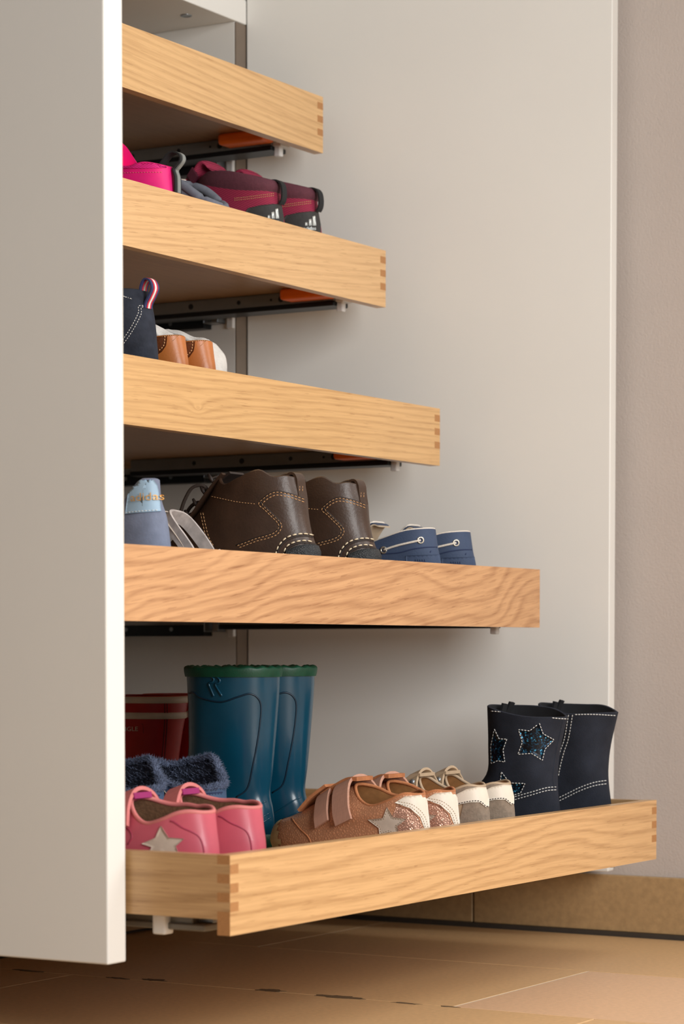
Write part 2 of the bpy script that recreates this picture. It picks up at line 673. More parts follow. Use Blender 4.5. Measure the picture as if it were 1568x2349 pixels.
# dried dark smears along the joint
for (X, O, lx, lo) in ((0.461, 0.30, 0.010, 0.022), (0.452, 0.255, 0.006, 0.02), (0.457, 0.468, 0.011, 0.020), (0.452, 0.565, 0.012, 0.034), (0.446, 0.655, 0.005, 0.022), (0.448, 0.71, 0.004, 0.015), (0.452, 0.12, 0.006, 0.03)):
    n = 18
    pts = []
    for k in range(n):
        w = 2 * math.pi * k / n
        rr = random.uniform(0.55, 1.1)
        pts.append((X + math.cos(w) * lx * rr, -O + math.sin(w) * lo * rr, 0.0003))
    lo_ = [(p[0], p[1], -0.0004) for p in pts]
    G().add(pts + lo_, [list(range(n))] + [(k, (k + 1) % n, n + (k + 1) % n, n + k) for k in range(n)], 0, False).build('floor_smear', M['stain'], fl)

struct(G().box(WX, WX + 0.1, -4.2, 0.9, -0.05, 2.6).build('wall_right', M['wall']), 'warm grey painted wall beside the open right door')
struct(G().box(-3.2, WX, 0.62, 0.72, -0.05, 2.6).build('wall_back', M['wall']), 'warm grey painted wall behind the cabinet')
bb = struct(G().box(WX - 0.004, WX, -4.2, 0.6, 0.0, 0.083).build('baseboard_right', M['silicone']), 'tan stone skirting tiles along the grey wall')
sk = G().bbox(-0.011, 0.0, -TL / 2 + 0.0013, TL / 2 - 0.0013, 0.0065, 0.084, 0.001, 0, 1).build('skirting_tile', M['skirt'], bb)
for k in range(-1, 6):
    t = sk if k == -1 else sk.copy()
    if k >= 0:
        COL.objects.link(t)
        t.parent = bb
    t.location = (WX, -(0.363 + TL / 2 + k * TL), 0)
struct(G().box(WX - 0.014, WX - 0.003, -4.2, 0.6, -0.001, 0.0062).build('trim_1', M['silicone']), 'dark grey sealant line between floor and skirting')

# white frame of the glazed door further along the wall
wf = struct(G().bbox(WX - 0.03, WX, -2.66, -1.04, 2.06, 2.12, 0.003).build('window_1', M['white']), 'white frame of the glazed terrace door in the side wall')
for (y0, y1, z0, z1) in ((-1.10, -1.04, 0.085, 2.06), (-2.66, -2.60, 0.085, 2.06), (-2.60, -1.10, 0.085, 0.1)):
    G().bbox(WX - 0.03, WX, y0, y1, z0, z1, 0.003).build('window_frame', M['white'], wf)

# ------------------------------------------------------------------ cabinet
CF = 0.060                      # front plane of the carcass
DB = 0.0925                     # bottom of carcass and doors
SH = 1.281                      # underside of the fixed shelf
ZB = [1.1562, 0.9379, 0.7196, 0.5007, 0.2006]
HT = 0.0768
ZB = [z - HT for z in ZB]       # bottom of each tray front
OF = [0.2101, 0.3100, 0.3945, 0.5454, 0.7144]
cab = empty('shoe_cabinet', (0.5, -CF, 0.0))
tag(cab, 'tall white lacquered cabinet body holding the pull-out oak shoe trays', 'cabinet')


def cpart(g, name, m):
    o = g.build(name, m, cab)
    o.location = (-0.5, CF, 0)
    return o


cpart(G().bbox(1.010, 1.0365, -CF + 0.002, 0.5, DB, SH, 0.001), 'side_panel', M['white'])
cpart(G().bbox(-0.0365, -0.010, -CF + 0.002, 0.5, DB, SH, 0.001), 'side_panel', M['white'])
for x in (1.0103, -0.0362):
    e_ = cpart(G().box(x, x + 0.0259, -CF, -CF + 0.0022, DB + 0.001, SH - 0.001), 'shaded_edge', M['edge_shade'])
    tag(e_, 'front edge of the white side panel, its shade painted in taupe')
cpart(G().bbox(-0.0365, 1.0365, -CF - 0.001, 0.5, SH, SH + 0.034, 0.0012), 'fixed_shelf', M['white'])
cpart(G().bbox(1.010, 1.0365, -CF, 0.5, SH + 0.034, 1.95, 0.001), 'upper_side_panel', M['white'])
cpart(G().bbox(-0.0365, -0.010, -CF, 0.5, SH + 0.034, 1.95, 0.001), 'upper_side_panel', M['white'])
cpart(G().bbox(-0.0365, 1.0365, -CF, 0.5, 1.95, 1.976, 0.001), 'top_panel', M['white'])
cpart(G().box(-0.0365, 1.0365, 0.5, 0.508, DB, 1.97), 'back_panel', M['white'])
cpart(G().bbox(-0.010, 1.010, -CF + 0.004, 0.5, DB, DB + 0.018, 0.001), 'bottom_panel', M['white'])
g = G()
g.disc((0.948, -0.018, SH), (0, 0, -1), 0.008, 0.0012, 18, 0, 0.0055)
g.disc((0.948, -0.018, SH), (0, 0, -1), 0.0052, 0.0007, 12)
cpart(g, 'shelf_fitting', M['zinc'])
pl = cpart(G().box(-0.0365, WX, 0.012, 0.03, 0.0, DB - 0.001), 'plinth', M['silicone'])
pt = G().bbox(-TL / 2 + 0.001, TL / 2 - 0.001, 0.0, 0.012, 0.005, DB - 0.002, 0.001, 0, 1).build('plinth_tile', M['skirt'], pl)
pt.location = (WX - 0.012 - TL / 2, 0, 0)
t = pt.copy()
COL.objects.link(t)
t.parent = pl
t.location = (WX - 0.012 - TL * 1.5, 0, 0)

# cabinet-side runners with their front brackets
for i in range(5):
    for sx in (1, -1):
        xw = 1.010 if sx > 0 else -0.010
        zb = ZB[i]
        x0, x1 = sorted((xw, xw - sx * 0.020))
        rn = cpart(G().bbox(x0, x1, -0.018, 0.42, zb - 0.010, zb + 0.006, 0.001), 'cabinet_runner', M['steel_black'])
        gz = G()
        xa, xb = sorted((xw - sx * 0.004, xw - sx * 0.024))
        gz.bbox(xa, xb, -0.044, -0.019, zb - 0.004, zb - 0.0025, 0.0004, 0, 1)
        gz.bbox(xa, xb, -0.044, -0.0425, zb - 0.004, zb + 0.010, 0.0004, 0, 1)
        gz.bbox(xa, xb, -0.0205, -0.019, zb - 0.004, zb + 0.010, 0.0004, 0, 1)
        o = gz.build('runner_catch', M['zinc'], rn)
        gz = G().bbox(min(xw, xw - sx * 0.007), max(xw, xw - sx * 0.007), -0.0585, -0.0475, zb - 0.011, zb + 0.012, 0.0015)
        gz.build('runner_end_clip', M['clip'], rn)
        for yy in (0.04, 0.12, 0.2):
            G().disc((xw - sx * 0.020, yy, zb), (-sx, 0, 0), 0.003, 0.0006, 10).build('runner_screw', M['zinc'], rn)

# doors
DT = 0.030
ld = G().bbox(-0.035, -0.005, -0.597, -0.064, DB, 1.95, 0.0015).build('cabinet_door', M['white'])
tag(ld, 'white lacquered cabinet door in the left foreground, swung open edge-on', 'cabinet door', 'doors of the shoe cabinet')
rd = empty('cabinet_door', (1.0368, -0.0640, 0.0), R(-90 + 8.5))
tag(rd, 'white lacquered cabinet door standing open against the grey wall behind the trays', 'cabinet door', 'doors of the shoe cabinet')
G().bbox(-0.003, 0.535, 0.0, 0.0265, DB, 1.95, 0.0015).build('door_leaf', M['white'], rd)

# ------------------------------------------------------------------ trays
BT = 0.0145
TD = 0.65
FW = 0.009
tray_labels = ['oak pull-out tray topmost of the five, empty-looking under the white shelf',
               'oak pull-out tray holding the hot pink and burgundy sneakers, second from top',
               'oak pull-out tray with a small knot in its front, holding tan leather shoes',
               'oak pull-out tray with bold wavy grain, holding brown boots and boat shoes',
               'lowest oak pull-out tray, pulled out furthest, holding rubber boots and children\'s shoes']


def make_tray(i):
    zb = ZB[i]
    r = empty('shoe_tray', (0.0, -OF[i], zb))
    tag(r, tray_labels[i], 'tray', 'pull-out oak shoe trays')
    H = HT
    sb = 0.015                                   # the sides stop short of the front's lower edge
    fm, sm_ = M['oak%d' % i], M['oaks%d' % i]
    # fingers: (from top) front, side, front, side, front, side, front ...
    ed = [H - FW * k for k in range(7)]          # 7 edges
    if i == 3:
        ed = [H] * 6 + [0.0]
    fr_f = [(ed[1], ed[0]), (ed[3], ed[2]), (ed[5], ed[4]), (0.0, ed[6])]
    sd_f = [(ed[2], ed[1]), (ed[4], ed[3]), (ed[6], ed[5])]
    if i == 3:
        fr_f, sd_f = [(0.0, H)], []
    g = G()
    g.box(BT, 1 - BT, 0, BT, 0, H)
    E_ = {1: [1, 1, 1, 1, 1, 1]}
    for z0, z1 in fr_f:
        g.box(0, BT, 0, BT, z0, z1, [0, 0, 0, 0, 0, 1])
        g.box(1 - BT, 1, 0, BT, z0, z1, [0, 0, 0, 1, 0, 0])
    g.build('front_board', [fm, M['endgrain']], r)
    for s_ in (0, 1):
        x0, x1 = (0, BT) if s_ == 0 else (1 - BT, 1)
        g = G()
        g.box(x0, x1, BT, TD, sb, H - 0.0004)
        for z0, z1 in sd_f:
            g.box(x0, x1, -0.0002, BT, z0, z1, [0, 0, 1, 0, 0, 0])
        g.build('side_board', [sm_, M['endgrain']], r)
    G().box(BT, 1 - BT, TD - BT, TD, sb, H - 0.0004).build('back_board', fm, r)
    G().box(BT, 1 - BT, BT, TD - BT, 0.0225, 0.034).build('bottom_board', M['plywood'], r)
    # runners under the tray
    for s_ in (0, 1):
        mx = (lambda a: a) if s_ else (lambda a: 1 - a)

        def bx(g_, a, b, *k, **kw):
            a, b = sorted((mx(a), mx(b)))
            g_.bbox(a, b, *k, **kw)
        g = G()
        bx(g, 0.940, 0.972, 0.062, 0.47, 0.004, 0.0222, bev=0.001, seg=1)
        rn = g.build('tray_runner', M['steel_dark'], r)
        g = G()
        bx(g, 0.938, 0.976, 0.045, 0.47, -0.001, 0.0055, bev=0.0012, seg=1)
        g.build('runner_track', M['steel_black' if s_ else 'steel_dark'], rn)
        for y, rr in ((0.115, 0.0018), (0.131, 0.0042), (0.147, 0.0018), (0.2, 0.003), (0.28, 0.004), (0.36, 0.003)):
            G().disc((mx(0.940), y, 0.0135), (-1 if s_ else 1, 0, 0), rr, 0.0005, 12).build('runner_hole', M['black_rubber'], rn)
        g = G()
        bx(g, 0.908, 0.9385, 0.040, 0.114, 0.007, 0.0224, bev=0.004)
        g.build('locking_lever', M['orange'], rn)
        g = G()
        bx(g, 0.940, 0.960, 0.046, 0.066, 0.0058, 0.012, bev=0.001)
        g.disc((mx(0.948), 0.058, 0.004), (0, 0, 1), 0.005, 0.008, 12)
        g.build('runner_pin', M['zinc'], rn)
        g = G()
        y0 = 0.0455 if s_ else 0.087
        if s_:
            bx(g, 0.944, 0.968, y0 - 0.012, y0 + 0.004, 0.004, 0.012, bev=0.0015)
            bx(g, 0.946, 0.956, y0 - 0.009, y0 + 0.001, -0.009, 0.005, bev=0.002)
        else:
            bx(g, 0.966, 0.982, y0 + 0.001, y0 + 0.016, -0.006, 0.0145, bev=0.002)
        g.build('tray_clip', M['clip'], rn)
        G().disc((mx(0.955), 0.0225, 0.0225), (0, 0, -1), 0.006, 0.010, 12).build('bumper', M['black_rubber'], rn)
        G().disc((mx(0.975), 0.018, 0.0225), (0, 0, -1), 0.003, 0.010, 10).build('bumper', M['black_rubber'], rn)
    return r


for i in range(5):
    make_tray(i)
FLZ = [z + 0.0341 for z in ZB]

# ------------------------------------------------------------------ shoe materials
def S(n, *a, **k):
    M[n] = mat(n, *a, **k)


S('boot_blue', (6, 64, 86), 0.25, var=0.10, vscale=25, bump=0.04, bscale=60, coat=0.15)
S('boot_blue_dark', (4, 36, 54), 0.4, var=0.08)
S('boot_green', (3, 68, 46), 0.5, var=0.25, vscale=60, bump=0.1)
S('boot_red', (176, 30, 34), 0.42, var=0.10, bump=0.03)
S('boot_red_dark', (96, 14, 20), 0.45, var=0.1)
S('band_white', (214, 208, 194), 0.5, var=0.06)
S('navy_nubuck', (36, 40, 50), 0.85, var=0.35, vscale=35, bump=0.2, bscale=700, spec=0.25)
S('navy_lining', (18, 18, 22), 0.95, var=0.3)
S('thread_white', (222, 222, 218), 0.7, var=0.04)
S('thread_tan', (196, 150, 104), 0.7, var=0.06)
S('thread_cream', (226, 208, 176), 0.7, var=0.06)
S('thread_dark', (40, 26, 26), 0.8, var=0.1)
S('brown_leather', (62, 44, 33), 0.40, var=0.22, vscale=40, bump=0.12, bscale=350)
S('brown_dark', (42, 30, 24), 0.6, var=0.2)
S('brown_lining', (50, 36, 28), 0.8, var=0.2)
S('lace_brown', (52, 40, 32), 0.8, var=0.25, vscale=400)
S('denim_blue', (58, 73, 100), 0.75, var=0.14, vscale=45, bump=0.15, bscale=600)
S('denim_dark', (34, 48, 82), 0.8, var=0.12)
S('rope_white', (224, 214, 200), 0.8, var=0.1, vscale=500, bump=0.3)
S('beige_lining', (198, 178, 152), 0.85, var=0.1)
S('eyelet', (196, 190, 176), 0.3, 0.8)
S('pale_blue', (150, 178, 200), 0.55, var=0.06)
S('grey_blue_suede', (112, 121, 142), 0.85, var=0.12, vscale=90, bump=0.15)
S('gold_print', (212, 160, 84), 0.4, 0.3, var=0.08)
S('silver', (196, 188, 184), 0.4, 0.25, var=0.28, vscale=90)
S('silver_edge', (222, 206, 190), 0.6, var=0.1)
S('burgundy', (150, 30, 66), 0.75, var=0.1)
M['burgundy_knit'] = weave('burgundy_knit', (162, 36, 72), 0.8, 150, 0.45)
S('maroon', (88, 42, 54), 0.85, var=0.12, vscale=200, bump=0.2)
S('maroon_patch', (74, 28, 42), 0.5, var=0.1)
S('black_fabric', (26, 28, 30), 0.85, var=0.15)
S('heel_black', (48, 46, 44), 0.7, var=0.2, vscale=120, bump=0.1)
S('logo_silver', (206, 210, 206), 0.4, 0.3, var=0.04)
S('hot_pink', (236, 12, 122), 0.6, var=0.08)
M['hot_pink_mesh'] = weave('hot_pink_mesh', (246, 30, 140), 0.6, 190, 0.35)
S('reflective_grey', (126, 130, 128), 0.45, var=0.08)
S('grey_fabric', (108, 112, 122), 0.8, var=0.12, vscale=150, bump=0.15)
S('brown_fur', (96, 74, 52), 0.95, var=0.4, vscale=300, bump=0.4)
S('navy_suede', (44, 48, 58), 0.9, var=0.25, vscale=90, bump=0.2, spec=0.2)
S('stripe_navy', (42, 50, 92), 0.8)
S('stripe_red', (198, 44, 66), 0.8)
S('tan_leather', (178, 104, 46), 0.38, var=0.16, vscale=30, bump=0.06)
S('tan_dark', (96, 48, 18), 0.45, var=0.2, vscale=200, bump=0.3, bscale=250)
S('felt_grey', (206, 202, 196), 0.95, var=0.08, vscale=120, bump=0.3)
S('brass', (214, 186, 132), 0.3, 0.9)
S('pink_leather', (198, 88, 104), 0.40, var=0.10, vscale=30, coat=0.1)
S('pink_dark', (160, 52, 78), 0.5, var=0.1)
S('pink_edge', (206, 118, 114), 0.6, var=0.1)
S('magenta', (150, 30, 98), 0.7, var=0.1)
S('lining_brown', (120, 86, 60), 0.95, var=0.25, vscale=300, bump=0.3)
S('star_taupe', (196, 178, 160), 0.6, var=0.06, vscale=200)
M['copper_leather'] = cell_leather('copper_leather', (206, 146, 108), 0.40, 330, 0.25, 0.45, 0.25)
M['rose_metallic'] = cell_leather('rose_metallic_leather', (208, 158, 134), 0.3, 420, 0.35, 0.6, 0.45)
S('copper_velcro', (184, 138, 116), 0.7, var=0.12, vscale=30, stretch=(60, 4, 4))
S('copper_suede', (176, 112, 70), 0.85, var=0.2, vscale=90, bump=0.2)
S('copper_lining', (176, 128, 78), 0.9, var=0.2, vscale=100)
S('gum_rubber', (196, 168, 118), 0.6, var=0.15, vscale=60)
S('white_leather', (226, 216, 200), 0.45, var=0.04, vscale=40, bump=0.05)
S('taupe_suede', (138, 122, 106), 0.95, var=0.22, vscale=140, bump=0.3)
S('taupe_leather', (176, 152, 124), 0.6, var=0.12)
S('slipper_blue', (56, 80, 110), 0.6, var=0.14, vscale=50, bump=0.1)
S('fleece', (92, 102, 126), 0.95, var=0.3, vscale=300)
S('fleece_dark', (50, 56, 72), 0.95, var=0.3, vscale=300)
S('elastic', (190, 176, 150), 0.8)
S('mustard', (206, 150, 62), 0.8, var=0.2, vscale=20, stretch=(30, 1, 1))
S('sole_dark', (40, 38, 38), 0.7)
S('sole_cream', (206, 196, 178), 0.65, var=0.06)
m_, nt_, b_ = new_mat('blue_glitter')
tc_ = nd(nt_, 'ShaderNodeTexCoord')
v_ = nd(nt_, 'ShaderNodeTexVoronoi')
v_.inputs['Scale'].default_value = 620
nt_.links.new(tc_.outputs['Object'], v_.inputs['Vector'])
r_ = nd(nt_, 'ShaderNodeValToRGB')
r_.color_ramp.interpolation = 'CONSTANT'
r_.color_ramp.elements[0].color = lin((10, 14, 22))
r_.color_ramp.elements[1].color = lin((70, 170, 220))
r_.color_ramp.elements[1].position = 0.93
for p_, c_ in ((0.55, (14, 30, 46)), (0.76, (24, 70, 100))):
    x_ = r_.color_ramp.elements.new(p_)
    x_.color = lin(c_)
sp_ = nd(nt_, 'ShaderNodeSeparateColor')
nt_.links.new(v_.outputs['Color'], sp_.inputs[0])
nt_.links.new(sp_.outputs[0], r_.inputs[0])
nt_.links.new(r_.outputs[0], b_.inputs['Base Color'])
b_.inputs['Metallic'].default_value = 0.5
b_.inputs['Roughness'].default_value = 0.35
M['glitter'] = m_


def stuff(o):
    o['kind'] = 'stuff'
    return o


def loc_u(u, y=0.0):
    """local x of a point seen at u when it lies at depth y of an unturned shoe"""
    return -(u + 0.513 * y) / 0.859


# ------------------------------------------------------------------ blue rubber boots
def rubber_boot(kind, X, O, yaw=0):
    blue = kind == 'blue'
    r = place('rubber_boot', X, O, FLZ[4], yaw)
    sv = dict(yaw=yaw, elev=-3.7, az=32.5)
    if blue:
        keys = [ring(0.004, 0.195, 0.037, 0.022), ring(0.002, 0.196, 0.039, (0.034, 0.036)), ring(0.004, 0.182, 0.038, (0.050, 0.058)),
                ring(0.009, 0.142, 0.036, (0.068, 0.085), 0.9), ring(0.007, 0.120, 0.037, (0.095, 0.105), 1.0), ring(0.003, 0.116, 0.041, (0.140, 0.142), 1.0),
                ring(0.000, 0.116, 0.044, 0.178, 1.0), ring(-0.001, 0.117, 0.046, 0.203, 1.0)]
        sf, Lv, up = make_upper(r, keys, M['boot_blue'], M['boot_blue_dark'], 5, 0.003, 0.5, 'boot_shell', sv)
        make_sole(r, 0.005, 0.196, 0.037, 0.0, 0.023, M['boot_green'])
        g = G()
        sf.line(g, [(-0.103, 0.182), (-0.0963, 0.1822), (-0.0864, 0.1756), (-0.0631, 0.1706), (-0.0431, 0.1756), (-0.0282, 0.1792), (-0.0182, 0.1739), (-0.0149, 0.1623),
                    (-0.0182, 0.1323), (-0.0249, 0.0991), (-0.0315, 0.0742), (-0.0448, 0.0642)], 0.0011, 0.0)
        g.build('panel_ridge', M['boot_blue_dark'], r)
        for pts in ([(-0.0756, 0.2005), (-0.0714, 0.1963), (-0.0731, 0.193), (-0.0775, 0.1914), (-0.0745, 0.184), (-0.0714, 0.1772)],
                    [(-0.0681, 0.1997), (-0.0639, 0.1947), (-0.0656, 0.1914), (-0.0697, 0.1905), (-0.066, 0.184), (-0.0614, 0.1772)]):
            g = G()
            sf.line(g, pts, 0.0013, 0.0004, 4)
            g.build('embossed_emblem', M['boot_blue'], r)
        for pts in ([(-0.05, 0.036), (-0.0332, 0.0459), (-0.0199, 0.0542), (-0.009, 0.0592)], [(-0.03, 0.032), (-0.0199, 0.0384), (-0.005, 0.0459)], [(-0.028, 0.027), (-0.0215, 0.0309), (-0.0035, 0.0409)]):
            g = G()
            sf.line(g, pts, 0.0009, 0.0)
            g.build('ankle_ridge', M['boot_blue'], r)
        # gathered green cuff
        base = inset(Lv[-1], 0.0005)
        P, NN = [], 14
        for j in range(NN):
            w = j / (NN - 1)
            rg = inset(Lv[-1], -0.0016 + 0.022 * max(0, w - 0.42))
            a = np.arange(NR) * 2 * math.pi / NR
            gath = np.sin(a * 17 + 1.3 * np.sin(a * 3)) * 0.0017 * np.clip((w - 0.2) * 2, 0, 1)
            prof = 0.012 * math.sin(min(1, w / 0.62) * math.pi / 2) - 0.004 * max(0, (w - 0.62) / 0.38)
            rg[:, 2] = base[:, 2] - 0.0035 + prof + gath
            puff = 0.0016 * math.sin(min(1, w / 0.6) * math.pi)
            rg2 = inset(rg, -puff)
            P.append(rg2)
        G().add(np.concatenate(P), grid_faces(NN)).build('gathered_cuff', M['boot_green'], r)
    else:
        keys = [ring(0.004, 0.163, 0.034, 0.020), ring(0.003, 0.165, 0.036, (0.032, 0.034)), ring(0.006, 0.158, 0.035, (0.048, 0.056)),
                ring(0.012, 0.135, 0.032, (0.066, 0.08), 0.9), ring(0.013, 0.112, 0.033, (0.095, 0.1), 1.0), ring(0.008, 0.108, 0.036, 0.135, 1.0),
                ring(0.003, 0.106, 0.039, 0.165, 1.0), ring(0.001, 0.106, 0.041, 0.184, 1.0)]
        sf, Lv, up = make_upper(r, keys, M['boot_red'], M['boot_red_dark'], 5, 0.003, 0.5, 'boot_shell', sv)
        make_sole(r, 0.005, 0.164, 0.034, 0.0, 0.021, M['sole_cream'])
        nl = len(Lv)
        for zc in (0.1795, 0.1595):
            k = min(range(nl), key=lambda q: abs(Lv[q][:, 2].mean() - zc))
            bnd = []
            for w, d in ((0, 0.0), (0.15, 0.0013), (0.85, 0.0013), (1, 0.0)):
                rg = inset(Lv[k], -d - 0.0002)
                rg[:, 2] = rg[:, 2] + (w - 0.5) * 0.0085 + (zc - Lv[k][:, 2].mean())
                bnd.append(rg)
            G().add(np.concatenate(bnd), grid_faces(4)).build('white_band', M['band_white'], r)
        for du in (0.0, 0.0028):
            g = G()
            sf.line(g, [(-0.0195 + du, 0.186), (-0.020 + du, 0.150), (-0.0225 + du, 0.115), (-0.026 + du, 0.08)], 0.0007)
            g.build('moulded_seam', M['boot_red_dark'], r)
        g = G()
        sf.text(g, 'AIGLE', -0.0705, 0.1395, 0.0078)
        g.build('lettering', M['band_white'], r)
        g = G()
        sf.line(g, [(-0.0745, 0.148), (-0.0445, 0.148), (-0.0442, 0.1365)], 0.0003, 0.0003, 1)
        g.build('label_outline', M['boot_red_dark'], r)
    return r


bb1 = rubber_boot('blue', 0.468, 0.466)
bb1.scale = (0.955, 0.967, 1.03)
tag(bb1, 'blue rubber boot with green gathered cuff, the nearer of the blue pair', 'boot', 'blue rubber boots')
bb2 = copy_tree(bb1)
bb2.location = (0.561, -0.456, FLZ[4])
tag(bb2, 'blue rubber boot with green cuff, farther one beside the white door', 'boot', 'blue rubber boots')
rb1 = rubber_boot('red', 0.576, 0.264)
rb1.scale = (1.08, 1.08, 0.975)
tag(rb1, 'red rubber boot with two white bands at the top, next to the left door', 'boot', 'red rubber boots')
rb2 = copy_tree(rb1)
rb2.location = (0.668, -0.262, FLZ[4])
tag(rb2, 'red rubber boot mostly hidden between its mate and the blue boot', 'boot', 'red rubber boots')


# ------------------------------------------------------------------ navy star boots
def navy_boot(near, X, O, yaw=0):
    r = place('ankle_boot', X, O, FLZ[4], yaw)
    sv = dict(yaw=yaw, elev=-3.7, az=27.5 if near else 26)
    if near:
        top = ring(-0.006, 0.096, 0.040, [(0, 0.154), (0.4, 0.156), (1, 0.168)], 1.0, 2.1, far=[(0, 0.002), (0.4, 0.009), (1, 0.0)])
    else:
        top = ring(-0.006, 0.098, 0.046, [(0, 0.157), (0.5, 0.156), (1, 0.168)], 1.0, 2.0, far=[(0, 0.0), (0.4, 0.010), (1, 0)])
    keys = [ring(0.001, 0.195, 0.033, 0.013), ring(0.0, 0.197, 0.035, (0.028, 0.03)), ring(0.002, 0.180, 0.035, (0.045, 0.040)), ring(0.005, 0.128, 0.034, (0.064, 0.058), 0.9),
            ring(0.007, 0.097, 0.035, (0.085, 0.082), 1.0), ring(0.004, 0.094, 0.036, (0.115, 0.118), 1.0), top]
    sf, Lv, up = make_upper(r, keys, M['navy_nubuck'], M['navy_lining'], 5, 0.003, 0.6, 'boot_shaft', sv)
    make_sole(r, 0.003, 0.196, 0.033, 0.0, 0.014, M['sole_dark'])
    g = G()
    if near:
        for pts in ([(-0.026, 0.1459), (-0.0214, 0.1331), (-0.0081, 0.1262), (-0.0191, 0.1146), (-0.022, 0.101), (-0.0353, 0.1094), (-0.0516, 0.1082), (-0.0463, 0.1227), (-0.051, 0.1384), (-0.0376, 0.1366)],
                    [(-0.080, 0.1395), (-0.0742, 0.1273), (-0.0649, 0.1268), (-0.0695, 0.114), (-0.0672, 0.0989), (-0.0759, 0.1007), (-0.0835, 0.0972), (-0.0842, 0.118)],
                    [(-0.0713, 0.0867), (-0.0614, 0.0734), (-0.0429, 0.0728), (-0.0481, 0.0612), (-0.0603, 0.0576), (-0.0705, 0.06), (-0.0730, 0.0720)]):
            c = np.array(pts).mean(0)
            inner = [tuple(c + (np.array(q) - c) * 0.93) for q in pts]
            gp = G()
            sf.patch(gp, inner, 0.0009, 0.004)
            st = gp.build('glitter_star', M['glitter'], r)
            gs = G()
            sf.stitch(gs, pts + [pts[0]], 0.0026, 0.0012, 0.0006, 0.0006, 1)
            stuff(gs.build('star_stitching', M['thread_white'], st))
        base = [(-0.070, 0.0520), (-0.0608, 0.0548), (-0.0492, 0.0583), (-0.033, 0.063), (-0.0168, 0.0676), (-0.0023, 0.0688)]
        tops = [(-0.084, 0.1627), (-0.0516, 0.1586), (-0.0284, 0.1558), (-0.0052, 0.1532), (0.0105, 0.1532)]
        sf.stitch(g, base, 0.0026, 0.0012, 0.0006, 0.0006)
        sf.stitch(g, base, 0.0026, 0.0012, 0.0006, 0.0006, shift=(0, -0.0036))
        sf.stitch(g, tops, 0.0026, 0.0011, 0.0006, 0.0006, shift=(0, -0.001))
        gz = G()
        sf.line(gz, [(0.0035, 0.152), (0.0, 0.135), (-0.006, 0.105), (-0.0085, 0.08), (-0.007, 0.068)], 0.0022, -0.001)
        gz.build('back_seam', M['navy_nubuck'], r)
    else:
        base = [(-0.0663, 0.0483), (-0.053, 0.0549), (-0.041, 0.0609), (-0.0229, 0.0676), (-0.004, 0.0706)]
        for d in (0, -0.0042):
            sf.stitch(g, base, 0.0026, 0.0012, 0.0006, 0.0006, shift=(0, d))
        seam = [(-0.0500, 0.1525), (-0.0548, 0.1236), (-0.0602, 0.1067), (-0.0651, 0.0874), (-0.0675, 0.073)]
        for d in (0, -0.005):
            sf.stitch(g, seam, 0.0026, 0.0012, 0.0006, 0.0006, shift=(d, 0))
        sf.stitch(g, [(-0.047, 0.154), (-0.0229, 0.1543), (0.0012, 0.1537), (0.007, 0.1545)], 0.0026, 0.0011, 0.0006, 0.0006, shift=(0, -0.001))
    stuff(g.build('stitching', M['thread_white'], r))
    # folded tongue of lining at the front of the opening
    gl = G()
    for k in range(2):
        yy = -0.008 - 0.012 * k
        gl.ribbon([(0.080, yy, 0.145), (0.083, yy, 0.158), (0.080 - 0.004 * (k % 2), yy, 0.170 + 0.0015 * (k % 3))], (0, 1, 0.1), 0.012, 0.003)
    gl.build('zip_flap', M['navy_lining'], r)
    return r


tag(navy_boot(True, 0.785, 0.680), 'navy nubuck ankle boot with blue glitter stars and white stitching', 'boot', 'navy star boots')
tag(navy_boot(False, 0.925, 0.685, 4), 'plain-sided navy nubuck ankle boot at the right end of the lowest tray', 'boot', 'navy star boots')


